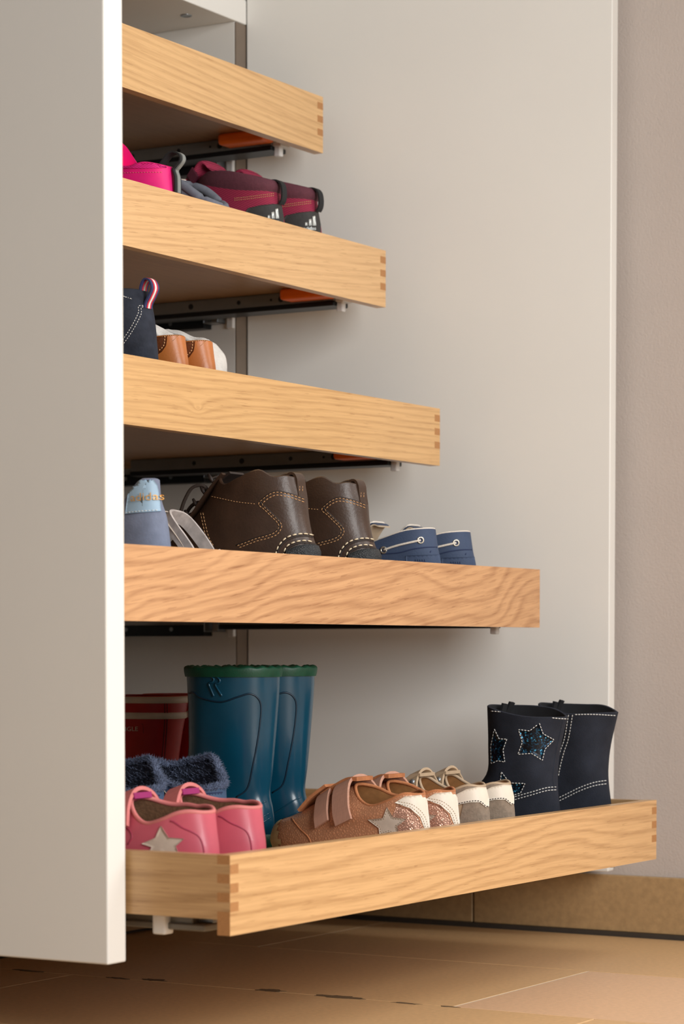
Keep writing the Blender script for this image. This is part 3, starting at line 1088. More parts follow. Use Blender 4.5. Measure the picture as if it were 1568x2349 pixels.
# ------------------------------------------------------------------ brown lace-up boots
def brown_boot(X, O, yaw=0):
    r = place('lace_up_boot', X, O, FLZ[3], yaw)
    sv = dict(yaw=yaw, elev=2.0, az=31.5)
    col = [(0, 0.136), (0.07, 0.137), (0.18, 0.136), (0.34, 0.1440), (0.62, 0.1345), (0.82, 0.1295), (1, 0.143)]
    keys = [ring(-0.001, 0.222, 0.040, 0.016), ring(-0.004, 0.224, 0.043, (0.034, 0.03), 0.88), ring(-0.002, 0.216, 0.043, (0.054, 0.048), 0.88), ring(0.005, 0.190, 0.041, (0.072, 0.068), 0.9),
            ring(0.010, 0.160, 0.039, (0.092, 0.092), 0.94), ring(0.013, 0.136, 0.0375, (0.114, 0.118), 1.0), ring(0.018, 0.124, 0.036, col, 1.0)]
    sf, Lv, up = make_upper(r, keys, M['brown_leather'], M['brown_lining'], 5, 0.004, 0.45, 'upper', sv)
    make_sole(r, 0.0, 0.224, 0.041, 0.0, 0.017, M['sole_dark'], 0.88)
    # heel rubber cap
    hp = []
    for z, d in ((0.014, 0.003), (0.018, 0.0045), (0.050, 0.0042), (0.0575, 0.0030), (0.0595, 0.0002)):
        k = min(range(len(Lv)), key=lambda q: abs(Lv[q][0, 2] - z))
        rg = inset(Lv[k], -d)
        rg[:, 2] = z - np.clip((rg[:, 0] + 0.004) / 0.03, 0, 1) ** 2 * 0.012 * (z > 0.03)
        hp.append(rg)
    V = np.concatenate(hp)
    n = NR
    sel = [k for k in range(n) if hp[1][k, 0] < 0.026]
    F = [f for f in grid_faces(len(hp)) if all((q % n) in sel for q in f)]
    G().add(V, F).build('heel_cap', M['pebbled_rubber'], r)
    g = G()
    sf.stitch(g, [(-0.119, 0.1149), (-0.1031, 0.1111), (-0.0861, 0.1075), (-0.0637, 0.1049)], 0.0020, 0.0014, 0.00045)
    L2 = [(-0.0105, 0.1107), (-0.0201, 0.1139), (-0.0286, 0.1164), (-0.0414, 0.1186), (-0.0499, 0.116), (-0.0563, 0.1118), (-0.0627, 0.1049), (-0.0563, 0.099), (-0.0478, 0.0905), (-0.0414, 0.0841),
          (-0.0392, 0.0788), (-0.0435, 0.0724), (-0.0541, 0.0681), (-0.0648, 0.0654), (-0.0775, 0.0607), (-0.0892, 0.0564)]
    L2i = [(-0.0105, 0.1075), (-0.0201, 0.1107), (-0.0286, 0.1132), (-0.0410, 0.1152), (-0.0480, 0.1132), (-0.0535, 0.1098), (-0.0582, 0.1046), (-0.0530, 0.0990), (-0.0452, 0.0912), (-0.0382, 0.0843),
           (-0.0360, 0.0785), (-0.0412, 0.0700), (-0.0530, 0.0653), (-0.0640, 0.0626), (-0.0767, 0.0580), (-0.0884, 0.0536)]
    gp = G()
    sf.line(gp, [(a[0] * 0.5 + b[0] * 0.5, a[1] * 0.5 + b[1] * 0.5 + 0.0025) for a, b in zip(L2, L2i)], 0.0011, -0.0002)
    gp.build('overlay_edge', M['brown_dark'], r)
    for q in (L2, L2i):
        sf.stitch(g, q, 0.0030, 0.0013, 0.00055)
    for d in (0, 0.0035):
        sf.stitch(g, [(-0.0172, 0.1335), (-0.0157, 0.1266), (-0.0160, 0.117)], 0.0026, 0.001, 0.0005, shift=(d, 0))
    for d in (0, 0.003):
        sf.stitch(g, [(-0.1318, 0.0958), (-0.1286, 0.082), (-0.1244, 0.0671), (-0.119, 0.0575)], 0.0028, 0.0014, 0.0005, shift=(d, 0))
    stuff(g.build('fine_stitching', M['thread_tan'], r))
    g = G()
    gd = G()
    b1 = [(-0.0430, 0.046), (-0.0414, 0.0522), (-0.0382, 0.0586), (-0.0307, 0.066), (-0.0201, 0.0698), (-0.0095, 0.0707), (0.0001, 0.0692)]
    b2 = [(-0.0345, 0.044), (-0.0329, 0.0511), (-0.0286, 0.0575), (-0.0201, 0.0613), (-0.0095, 0.0628), (0.0022, 0.0607)]
    for q in (b1, b2):
        sf.stitch(g, q, 0.0044, 0.0020, 0.0010, 0.0008)
        sf.line(gd, q, 0.0014, -0.0004, shift=(0.001, -0.0022))
    gd.build('welt_ridge', M['brown_dark'], r)
    stuff(g.build('thick_stitching', M['thread_cream'], r))
    # rolled pull tab at the heel
    g = G()
    g.ribbon(crom([(0.0145, 0.0, 0.112), (0.0165, 0.0, 0.125), (0.0175, 0, 0.134), (0.021, 0, 0.1400), (0.027, 0, 0.1405), (0.031, 0, 0.136), (0.030, 0, 0.126)], 4), (0, 1, 0), 0.018, 0.003)
    g.build('heel_tab', M['brown_leather'], r)
    # lace flaps, hooks, laces
    for y in (0.017, -0.017):
        G().ribbon(crom([(0.112, y, 0.143), (0.124, y * 1.08, 0.131), (0.138, y * 1.15, 0.115), (0.153, y * 1.15, 0.097), (0.170, y * 1.1, 0.080)], 4), (0.1, 1, 0), 0.007, 0.0035).build('lace_flap', M['brown_leather'], r)
    g = G()
    g.ribbon(crom([(0.105, 0, 0.1445), (0.117, 0, 0.136), (0.132, 0, 0.119), (0.150, 0, 0.098)], 4), (0, 1, 0), 0.03, 0.003)
    g.build('tongue', M['brown_dark'], r)
    for (x, z) in ((0.1255, 0.1375), (0.1365, 0.1235), (0.1475, 0.109), (0.159, 0.096)):
        for y in (0.019, -0.019):
            G().tube([(x, y, z - 0.004), (x + 0.004, y, z + 0.001), (x + 0.007, y, z + 0.006)], [0.002, 0.0024, 0.0015], 6).build('lace_hook', M['brown_dark'], r)
        G().tube(crom([(x + 0.003, 0.019, z), (x + 0.005, 0.0, z + 0.003), (x + 0.008, -0.019, z - 0.006)], 4), 0.0018, 6).build('lace', M['lace_brown'], r)
    g = G()
    g.tube(crom([(0.134, 0.012, 0.118), (0.140, 0.018, 0.130), (0.153, 0.022, 0.128), (0.163, 0.022, 0.116), (0.171, 0.02, 0.101), (0.177, 0.015, 0.088), (0.176, 0.01, 0.078)], 5), 0.0022, 6)
    g.build('lace_loop', M['lace_brown'], r)
    g = G()
    g.tube(crom([(0.150, -0.01, 0.102), (0.158, -0.004, 0.112), (0.168, 0.002, 0.108), (0.177, 0.004, 0.094), (0.184, 0.0, 0.080)], 5), 0.0022, 6)
    g.build('lace_loop', M['lace_brown'], r)
    return r


br1 = brown_boot(0.500, 0.500)
tag(br1, 'dark brown leather lace-up ankle boot nearest the pale blue sneaker', 'boot', 'brown lace-up boots')
br2 = copy_tree(br1)
br2.location = (0.637, -0.502, FLZ[3])
tag(br2, 'dark brown leather lace-up ankle boot standing next to the boat shoes', 'boot', 'brown lace-up boots')


# ------------------------------------------------------------------ boat shoes
def boat_shoe(X, O, yaw=0):
    r = place('boat_shoe', X, O, FLZ[3], yaw)
    sv = dict(yaw=yaw, elev=2.0, az=29)
    col = [(0, 0.0885), (0.25, 0.0850), (0.55, 0.0760), (0.8, 0.0700), (1, 0.080)]
    keys = [ring(0.0, 0.215, 0.037, 0.014), ring(-0.003, 0.217, 0.039, (0.03, 0.028)), ring(-0.001, 0.205, 0.039, (0.048, 0.044)), ring(0.003, 0.165, 0.037, (0.062, 0.056), 0.9),
            ring(0.006, 0.135, 0.034, [(0, 0.077), (0.5, 0.069), (1, 0.068)], 0.95), ring(0.008, 0.112, 0.031, col, 1.0)]
    sf, Lv, up = make_upper(r, keys, M['denim_blue'], M['beige_lining'], 5, 0.0035, 0.6, 'upper', sv)
    make_sole(r, 0.0, 0.216, 0.038, 0.0, 0.016, M['sole_cream'])
    G().tube(inset(Lv[-1], 0.0015), 0.0016, 6, closed=True).build('rim_binding', M['rope_white'], r)
    for (u, z) in ((-0.0687, 0.0616), (-0.0225, 0.0738)):
        g = G()
        q, n = sf.hit(u, z)
        g.disc(q - n * 0.0006, n, 0.0046, 0.0018, 18, 0, 0.0027)
        g.build('eyelet', M['eyelet'], r)
        G().disc(q - n * 0.0006, n, 0.0027, 0.0009, 12).build('eyelet_hole', M['denim_dark'], r)
    g = G()
    sf.line(g, [(-0.0687, 0.0616), (-0.0502, 0.0674), (-0.0225, 0.0738)], 0.0014, 0.0012)
    g.build('rope_lace', M['rope_white'], r)
    g = G()
    sf.line(g, [(-0.0733, 0.057), (-0.0502, 0.0582), (-0.0318, 0.0628), (-0.0133, 0.0651), (0.003, 0.0651)], 0.0008, 0.0)
    g.build('seam', M['denim_dark'], r)
    g = G()
    sf.patch(g, [(-0.041, 0.0547), (0.001, 0.0559), (0.003, 0.030), (-0.040, 0.030)], 0.0008)
    g.build('heel_patch', M['denim_blue'], r)
    g = G()
    for k in range(5):
        a = -0.030 + 0.0028 * k
        sf.patch(g, [(a, 0.0455), (a + 0.0024, 0.0455), (a + 0.0012, 0.050)], 0.0014, 0.004)
    sf.patch(g, [(-0.0310, 0.0462), (-0.0165, 0.0462), (-0.0165, 0.0448), (-0.0310, 0.0448)], 0.0013, 0.004)
    g.build('printed_emblem', M['denim_dark'], r)
    # raised tongue with pale lining
    g = G()
    for y, mi in ((0.0, 0), (0.0018, 1)):
        P = crom([(0.118, 0, 0.060), (0.105, 0, 0.077), (0.094, 0, 0.091), (0.087, 0, 0.0965), (0.080, 0, 0.0945)], 4)
        P = P + np.array([-y, 0, -y])
        g.ribbon([tuple(q) for q in P], (0, 1, 0), [0.045 - 0.016 * k / (len(P) - 1) for k in range(len(P))], 0.0016, mi)
    g.build('tongue', [M['denim_blue'], M['beige_lining']], r)
    g = G()
    P = crom([(0.1185, 0.021, 0.059), (0.106, 0.019, 0.078), (0.095, 0.017, 0.0925), (0.0875, 0.0145, 0.0980), (0.087, 0, 0.0987), (0.0875, -0.0145, 0.0980), (0.095, -0.017, 0.0925)], 4)
    g.tube([tuple(q) for q in P], 0.0013, 6)
    g.build('tongue_piping', M['rope_white'], r)
    return r


bs1 = boat_shoe(0.785, 0.51)
tag(bs1, 'blue boat shoe with white rope lace, the nearer one beside the brown boot', 'shoe', 'blue boat shoes')
bs2 = copy_tree(bs1)
bs2.location = (0.877, -0.511, FLZ[3])
tag(bs2, 'blue boat shoe with white rope lace, the last shoe on its tray', 'shoe', 'blue boat shoes')


# ------------------------------------------------------------------ pale blue sneaker and silver sandal
r = place('sneaker', 0.2, 0.495, FLZ[3], -22)
sv = dict(yaw=-22, elev=2.0, az=34.5)
keys = [ring(-0.004, 0.175, 0.033, 0.02), ring(-0.006, 0.176, 0.035, (0.035, 0.03), 0.92), ring(-0.003, 0.165, 0.034, (0.055, 0.048), 0.92), ring(0.002, 0.15, 0.032, (0.078, 0.065), 0.9),
        ring(0.008, 0.13, 0.028, [(0, 0.098), (0.35, 0.085), (1, 0.088)], 0.78), ring(0.010, 0.115, 0.025, [(0, 0.117), (0.12, 0.114), (0.35, 0.090), (0.7, 0.085), (1, 0.1)], 0.75)]
sf, Lv, up = make_upper(r, keys, M['grey_blue_suede'], M['pale_blue'], 5, 0.004, 0.5, 'upper', sv)
make_sole(r, -0.003, 0.176, 0.034, 0.0, 0.022, M['sole_cream'])
g = G()
gt = [p for p in [(-0.036, 0.0795), (-0.020, 0.081), (0.0005, 0.0825), (-0.0018, 0.098), (-0.0035, 0.110), (-0.0085, 0.1175), (-0.0265, 0.1165), (-0.032, 0.108)]]
sf.patch(g, gt, 0.0016, 0.003)
g.build('heel_tab', M['pale_blue'], r)
g = G()
sf.text(g, 'adidas', -0.0292, 0.0925, 0.0125, 0.0036, 0.0, 3)
g.build('lettering', M['gold_print'], r)
g = G()
sf.stitch(g, [(-0.036, 0.0805), (-0.02, 0.0822), (-0.002, 0.0835)], 0.002, 0.0014, 0.0004, 0.002)
stuff(g.build('stitching', M['thread_white'], r))
tag(r, 'pale blue sneaker with gold lettering on its heel, half hidden by the left door', 'sneaker')

r = place('sandal', 0.343, 0.462, FLZ[3], 0)
make_sole(r, 0.0, 0.20, 0.034, 0.0, 0.014, M['sole_dark'])
G().add(*(lambda k: (np.concatenate(k), grid_faces(len(k))))([ring(0.002, 0.198, 0.033, 0.0142), ring(0.03, 0.17, 0.015, 0.0145)])).build('footbed', M['silver'], r)
g = G()
P = crom([(-0.002, 0.030, 0.015), (0.004, 0.031, 0.040), (0.016, 0.030, 0.056), (0.030, 0.027, 0.070), (0.044, 0.020, 0.084), (0.05, 0.0, 0.087), (0.044, -0.02, 0.080), (0.02, -0.03, 0.045), (0.01, -0.03, 0.015)], 5)
g.ribbon([tuple(q) for q in P], (-0.67, 0, 0.74), 0.015, 0.003)
st = g.build('ankle_strap', M['silver'], r)
g = G()
g.tube([(q[0] + 0.006, q[1] + 0.0005, q[2] + 0.0042) for q in P[4:26]], 0.0008, 6)
g.build('strap_edge', M['silver_edge'], st)
g = G()
P = crom([(0.008, 0.030, 0.014), (0.002, 0.026, 0.036), (-0.006, 0.012, 0.043), (-0.008, 0, 0.044), (-0.006, -0.012, 0.043), (0.008, -0.030, 0.014)], 5)
g.ribbon([tuple(q) for q in P], (0.2, 0, 1), 0.006, 0.003)
g.build('heel_strap', M['silver'], r)
tag(r, 'silver strappy sandal squeezed between the pale blue sneaker and a brown boot', 'sandal')


# ------------------------------------------------------------------ burgundy sneakers
def burgundy(X, O, yaw=0):
    r = place('sneaker', X, O, FLZ[1], yaw)
    sv = dict(yaw=yaw, elev=10.0, az=32.5)
    col = [(0, 0.104), (0.15, 0.108), (0.5, 0.117), (0.85, 0.121), (1, 0.120)]
    low = [(0, 0.089), (0.3, 0.091), (0.6, 0.098), (0.85, 0.106), (1, 0.110)]
    keys = [ring(-0.002, 0.235, 0.038, 0.018), ring(-0.005, 0.237, 0.041, (0.035, 0.03)), ring(-0.003, 0.222, 0.040, (0.055, 0.045), 0.9), ring(0.001, 0.185, 0.037, (0.072, 0.068), 0.93),
            ring(0.004, 0.125, 0.034, low, 0.98)]
    cl = ring(0.003, 0.110, 0.034, col, 1.0)
    sf, Lv, up = make_upper(r, keys, M['burgundy_knit'], M['maroon'], 5, 0.002, 0.4, 'upper', sv)
    # padded collar
    P = []
    for w in np.linspace(0, 1, 9):
        rg = Lv[-1] * (1 - w) + cl * w
        P.append(inset(rg, -0.0025 * math.sin(w * math.pi) + 0.001 * w))
    for w in np.linspace(0.2, 1, 4):
        q = inset(cl, 0.001 + 0.008 * w)
        q[:, 2] -= 0.016 * w * w
        P.append(q)
    cg = G().add(np.concatenate(P), grid_faces(len(P)))
    cg.build('padded_collar', M['maroon'], r)
    make_sole(r, 0.0, 0.236, 0.039, 0.0, 0.02, M['sole_dark'])
    g = G()
    sf.patch(g, [(-0.046, 0.060), (-0.0404, 0.0678), (-0.0255, 0.0713), (-0.0094, 0.073), (0.0005, 0.0724), (0.0035, 0.056), (0.0035, 0.035), (-0.05, 0.035)], 0.0018, 0.004)
    g.build('heel_cup', M['heel_black'], r)
    g = G()
    for d in (0, 0.0026):
        sf.stitch(g, [(-0.0588, 0.0776), (-0.0427, 0.0793), (-0.0255, 0.0816), (-0.0081, 0.0839)], 0.0016, 0.001, 0.0005, shift=(0, d))
    stuff(g.build('stitching', M['thread_tan'], r))
    # three slanted bars and lettering on the back of the heel
    g = G()
    x0 = -0.0165
    for (a, h) in ((0.0, 0.0045), (0.0048, 0.0085), (0.0096, 0.0125)):
        b0 = x0 + a
        zb_ = 0.0545
        sf.patch(g, [(b0 + 0.0005, zb_), (b0 + 0.0044, zb_), (b0 + 0.0044 - h * 0.12, zb_ + h), (b0 + 0.0012 - h * 0.1, zb_ + h * 0.92)], 0.0024, 0.006)
    g.build('three_bar_emblem', M['logo_silver'], r)
    g = G()
    sf.text(g, 'adidas', -0.0180, 0.0490, 0.0062, 0.0024)
    g.build('lettering', M['logo_silver'], r)
    # black pull loop on the heel
    g = G()
    g.ribbon(crom([(0.012, 0, 0.105), (0.002, 0, 0.104), (-0.004, 0, 0.099), (-0.0062, 0, 0.090), (-0.0055, 0, 0.080), (-0.002, 0, 0.074)], 5), (0, 1, 0), 0.011, 0.0022)
    g.build('pull_loop', M['black_fabric'], r)
    # tongue
    g = G()
    P = crom([(0.150, 0, 0.092), (0.128, 0, 0.112), (0.116, 0, 0.124), (0.110, 0, 0.132), (0.103, 0, 0.133), (0.097, 0, 0.128)], 4)
    Vv, n = [], 14
    for k, q in enumerate(P):
        w = 0.030 - 0.004 * k / len(P)
        for j in range(n):
            a = 2 * math.pi * j / n
            Vv.append((q[0] + 0.005 * math.sin(a) * 0.6, w * math.cos(a), q[2] + 0.006 * math.sin(a)))
    g.add(Vv, [(i * n + j, i * n + (j + 1) % n, (i + 1) * n + (j + 1) % n, (i + 1) * n + j) for i in range(len(P) - 1) for j in range(n)] + [[(len(P) - 1) * n + j for j in range(n)]])
    to = g.build('tongue', M['burgundy_knit'], r)
    g = G()
    g.ribbon([(0.128, 0.020, 0.104), (0.120, 0.027, 0.113), (0.113, 0.0275, 0.122)], (0.4, 0.2, 0.8), 0.014, 0.006)
    g.build('tongue_patch', M['maroon_patch'], to)
    return r


b1 = burgundy(0.778, 0.28)
tag(b1, 'burgundy knit sneaker with black heel cup, the nearer of its pair', 'sneaker', 'burgundy sneakers')
b2 = copy_tree(b1)
b2.location = (0.868, -0.281, FLZ[1] + 0.004)
tag(b2, 'burgundy knit sneaker with white three-bar emblem on its heel, last on its tray', 'sneaker', 'burgundy sneakers')

# ------------------------------------------------------------------ hot pink sneaker
r = place('sneaker', 0.537, 0.28, FLZ[1], 0)
sv = dict(yaw=0, elev=10.0, az=34.5)
col = [(0, 0.081), (0.3, 0.085), (0.6, 0.082), (0.82, 0.092), (1, 0.119)]
keys = [ring(-0.002, 0.20, 0.034, 0.016), ring(-0.004, 0.202, 0.036, (0.03, 0.028)), ring(-0.003, 0.18, 0.036, (0.05, 0.045), 0.92), ring(-0.001, 0.14, 0.034, (0.066, 0.066), 0.95), ring(0.0, 0.082, 0.031, col, 1.0)]
sf, Lv, up = make_upper(r, keys, M['hot_pink'], M['hot_pink'], 5, 0.004, 0.5, 'upper', sv)
make_sole(r, 0.0, 0.2, 0.035, 0.0, 0.018, M['sole_cream'])
g = G()
sf.patch(g, [(-0.075, 0.0775), (-0.05, 0.0785), (-0.03, 0.0785), (-0.0085, 0.0795), (-0.005, 0.084), (-0.022, 0.0855), (-0.040, 0.084), (-0.052, 0.0865), (-0.075, 0.092)], 0.0012, 0.004)
g.build('mesh_panel', M['hot_pink_mesh'], r)
g = G()
sf.stitch(g, [(-0.07, 0.0725), (-0.035, 0.0738), (-0.0118, 0.0743)], 0.002, 0.0014, 0.0004)
stuff(g.build('stitching', M['pink_edge'], r))
for (w, dm, nm, mm) in ((0.013, 0.0, 'pull_tab', 'black_fabric'), (0.006, 0.0014, 'tab_stripe', 'reflective_grey')):
    P = crom([(0.016, 0, 0.086), (0.006, 0, 0.096), (-0.003, 0, 0.099), (-0.012 - dm, 0, 0.095), (-0.0135 - dm, 0, 0.088), (-0.007 - dm, 0, 0.082 - dm), (-0.0035 - dm, 0, 0.078 - dm), (-0.0062 - dm, 0, 0.068), (-0.0065 - dm, 0, 0.05)], 5)
    if dm:
        P = P[8:]
    o = G().ribbon([tuple(q) for q in P], (0, 1, 0), w, 0.0018).build(nm, M[mm], r)
tag(r, 'hot pink mesh sneaker with a black pull tab, beside the left door', 'sneaker')

# ------------------------------------------------------------------ grey padded low shoe
r = place('low_shoe', 0.672, 0.265, FLZ[1], 0)
col = [(0, 0.056), (0.2, 0.066), (0.5, 0.086), (0.8, 0.095), (1, 0.098)]
keys = [ring(-0.002, 0.20, 0.034, 0.014), ring(-0.003, 0.202, 0.036, (0.026, 0.026)), ring(-0.002, 0.18, 0.034, (0.04, 0.045), 0.92), ring(0.0, 0.13, 0.032, [(0, 0.048), (0.5, 0.068), (1, 0.080)], 0.95), ring(0.002, 0.10, 0.030, col, 1.0)]
sf, Lv, up = make_upper(r, keys, M['grey_fabric'], M['brown_fur'], 5, 0.004, 0.5, 'upper', dict(yaw=0, elev=10))
make_sole(r, 0.0, 0.2, 0.035, 0.0, 0.016, M['sole_dark'])
rg = inset(Lv[-1], 0.003)
g = G()
nn = len(rg)
rad = [0.0062 - 0.0022 * (1 if (k % 9 == 0) else 0) for k in range(nn)]
g.tube([tuple(q) for q in rg], rad, 8, closed=True)
g.build('padded_rim', M['grey_fabric'], r)
g = G()
g.tube([(q[0], q[1], q[2] + 0.0058) for q in rg[20:44]], 0.0012, 5)
g.build('rim_trim', M['silver_edge'], r)
tag(r, 'grey padded low shoe with brown lining between the pink and burgundy sneakers', 'shoe')

# ------------------------------------------------------------------ navy suede boot with striped tab
r = place('chelsea_boot', 0.372, 0.365, FLZ[2], 0)
sv = dict(yaw=0, elev=7.0, az=34.5)
keys = [ring(-0.003, 0.22, 0.034, 0.02), ring(-0.005, 0.222, 0.037, (0.035, 0.03)), ring(-0.004, 0.205, 0.036, (0.052, 0.045), 0.9), ring(-0.001, 0.15, 0.035, (0.070, 0.075), 0.95), ring(0.003, 0.112, 0.034, (0.092, 0.098), 1.0),
        ring(0.008, 0.105, 0.033, 0.115, 1.0), ring(0.011, 0.105, 0.033, (0.126, 0.128), 1.0)]
sf, Lv, up = make_upper(r, keys, M['navy_suede'], M['navy_lining'], 5, 0.003, 0.5, 'boot_shaft', sv)
make_sole(r, -0.001, 0.22, 0.035, 0.0, 0.021, M['sole_dark'])
g = G()
for d in (0, 0.0035):
    sf.stitch(g, [(-0.0045, 0.107), (-0.0155, 0.1072), (-0.0160, 0.100), (-0.021, 0.089), (-0.0275, 0.078), (-0.036, 0.066)], 0.0018, 0.0013, 0.00045, shift=(d * 0.9, -d * 0.4), smooth=5)
sf.stitch(g, [(-0.06, 0.1265), (-0.03, 0.1262), (-0.0135, 0.1255)], 0.0018, 0.0013, 0.00045)
stuff(g.build('stitching', M['thread_white'], r))
P = crom([(0.013, 0, 0.118), (0.012, 0, 0.130), (0.007, 0, 0.138), (0.000, 0, 0.1365), (-0.0035, 0, 0.128), (0.0005, 0, 0.119), (0.005, 0, 0.112), (0.0065, 0, 0.106)], 5)
tb = G().ribbon([tuple(q) for q in P], (0, 1, 0), 0.015, 0.002).build('pull_tab', M['stripe_navy'], r)
P = np.array(P)
c = P.mean(0)
for (dy, w, nm, mm) in ((0.003, 0.0022, 'red_stripe', 'stripe_red'), (0.0, 0.0032, 'white_stripe', 'thread_white'), (-0.003, 0.0022, 'red_stripe', 'stripe_red')):
    tg = np.gradient(P, axis=0)
    nr_ = np.stack([-tg[:, 2], 0 * tg[:, 0], tg[:, 0]], 1)
    nr_ /= np.linalg.norm(nr_, axis=1, keepdims=True)
    Q = P - nr_ * 0.0 + np.array([0, dy, 0])
    G().ribbon([tuple(q) for q in Q], (0, 1, 0), w, 0.0030).build(nm, M[mm], tb)
tag(r, 'dark navy suede boot with a striped pull tab, beside the left door', 'boot')


# ------------------------------------------------------------------ tan leather zip boots, shafts folded down
def tan_boot(X, O, far=False):
    r = place('tan_boot', X, O, FLZ[2], 0)
    sv = dict(yaw=0, elev=7.0, az=34)
    col = [(0, 0.0825), (0.3, 0.0800), (0.6, 0.076), (1, 0.085)]
    keys = [ring(-0.002, 0.20, 0.028, 0.016), ring(-0.004, 0.202, 0.030, (0.03, 0.028)), ring(-0.003, 0.185, 0.029, (0.05, 0.045), 0.95), ring(0.0, 0.145, 0.027, (0.066, 0.065), 1.0), ring(0.003, 0.095, 0.025, col, 1.0)]
    sf, Lv, up = make_upper(r, keys, M['tan_leather'], M['felt_grey'], 5, 0.003, 0.5, 'upper', sv)
    make_sole(r, -0.001, 0.2, 0.029, 0.0, 0.017, M['sole_dark'])
    g = G()
    sf.patch(g, [(-0.0199, 0.0815), (-0.0202, 0.076), (-0.0214, 0.0701), (-0.026, 0.0635), (-0.0321, 0.0594), (-0.050, 0.055), (-0.052, 0.0775), (-0.036, 0.080)], 0.0010, 0.004)
    g.build('brogue_panel', M['tan_dark'], r)
    g = G()
    sf.stitch(g, [(-0.0225, 0.0815), (-0.0228, 0.076), (-0.0240, 0.0701), (-0.029, 0.065), (-0.035, 0.0615)], 0.0022, 0.0012, 0.0007, 0.0014)
    sf.stitch(g, [(-0.036, 0.0790), (-0.02, 0.0818), (-0.004, 0.0822)], 0.0014, 0.001, 0.0004, 0.0004)
    stuff(g.build('stitching', M['thread_tan'], r))
    # the folded-down shaft shows its felt lining
    if not far:
        prof = [(0.075, 0.078), (0.060, 0.094), (0.048, 0.0995), (0.034, 0.095), (0.022, 0.086), (0.014, 0.080)]
    else:
        prof = [(0.085, 0.080), (0.068, 0.098), (0.052, 0.1015), (0.030, 0.0945), (0.011, 0.0875), (0.001, 0.0865), (-0.0075, 0.077), (-0.0155, 0.060), (-0.0165, 0.040)]
    P = crom([(x + (0.018 if far else 0.009), 0, z) for x, z in prof], 5)
    V = []
    n = 9
    for i, q in enumerate(P):
        for j in range(n):
            w = j / (n - 1)
            y = -0.004 - 0.030 * w if far else 0.004 - 0.034 * w
            V.append((q[0] + 0.002 * math.sin(w * 5 + i * 0.4), y, q[2] - 0.004 * abs(w - 0.5) * 2 + 0.001 * math.sin(i * 0.9 + w * 4)))
    F = [(i * n + j, i * n + j + 1, (i + 1) * n + j + 1, (i + 1) * n + j) for i in range(len(P) - 1) for j in range(n - 1)]
    o = G().add(V, F).build('folded_shaft', M['felt_grey'], r)
    md = o.modifiers.new('thickness', 'SOLIDIFY')
    md.thickness = 0.004
    md.offset = 0
    if not far:
        for k in range(9):
            w = k / 8
            q = (0.052 - 0.013 * w, 0.014 + 0.006 * w, 0.0985 - 0.0165 * w)
            G().bbox(q[0] - 0.0028, q[0] + 0.0028, q[1] - 0.0015, q[1] + 0.0015, q[2] - 0.0007, q[2] + 0.0007, 0.0004, 0, 1).build('zip_tooth', M['brass'], r)
        G().ribbon([(0.053, 0.0125, 0.0995), (0.0385, 0.0185, 0.081)], (0.9, 0, 0.3), 0.008, 0.0015).build('zip_tape', M['tan_dark'], r)
    return r


tag(tan_boot(0.443, 0.36), 'tan leather boot with brass zip and grey felt lining, next to the navy boot', 'boot', 'tan zip boots')
tag(tan_boot(0.500, 0.36, True), 'tan leather boot with its pale lining drooping over, last on its tray', 'boot', 'tan zip boots')


# ------------------------------------------------------------------ pink star shoes
def star_poly(c, rx, ry, rot=0, inner=0.45):
    P = []
    for k in range(10):
        a = R(90 + rot + 36 * k)
        q = 1.0 if k % 2 == 0 else inner
        P.append((c[0] + math.cos(a) * rx * q, c[1] + math.sin(a) * ry * q))
    return P


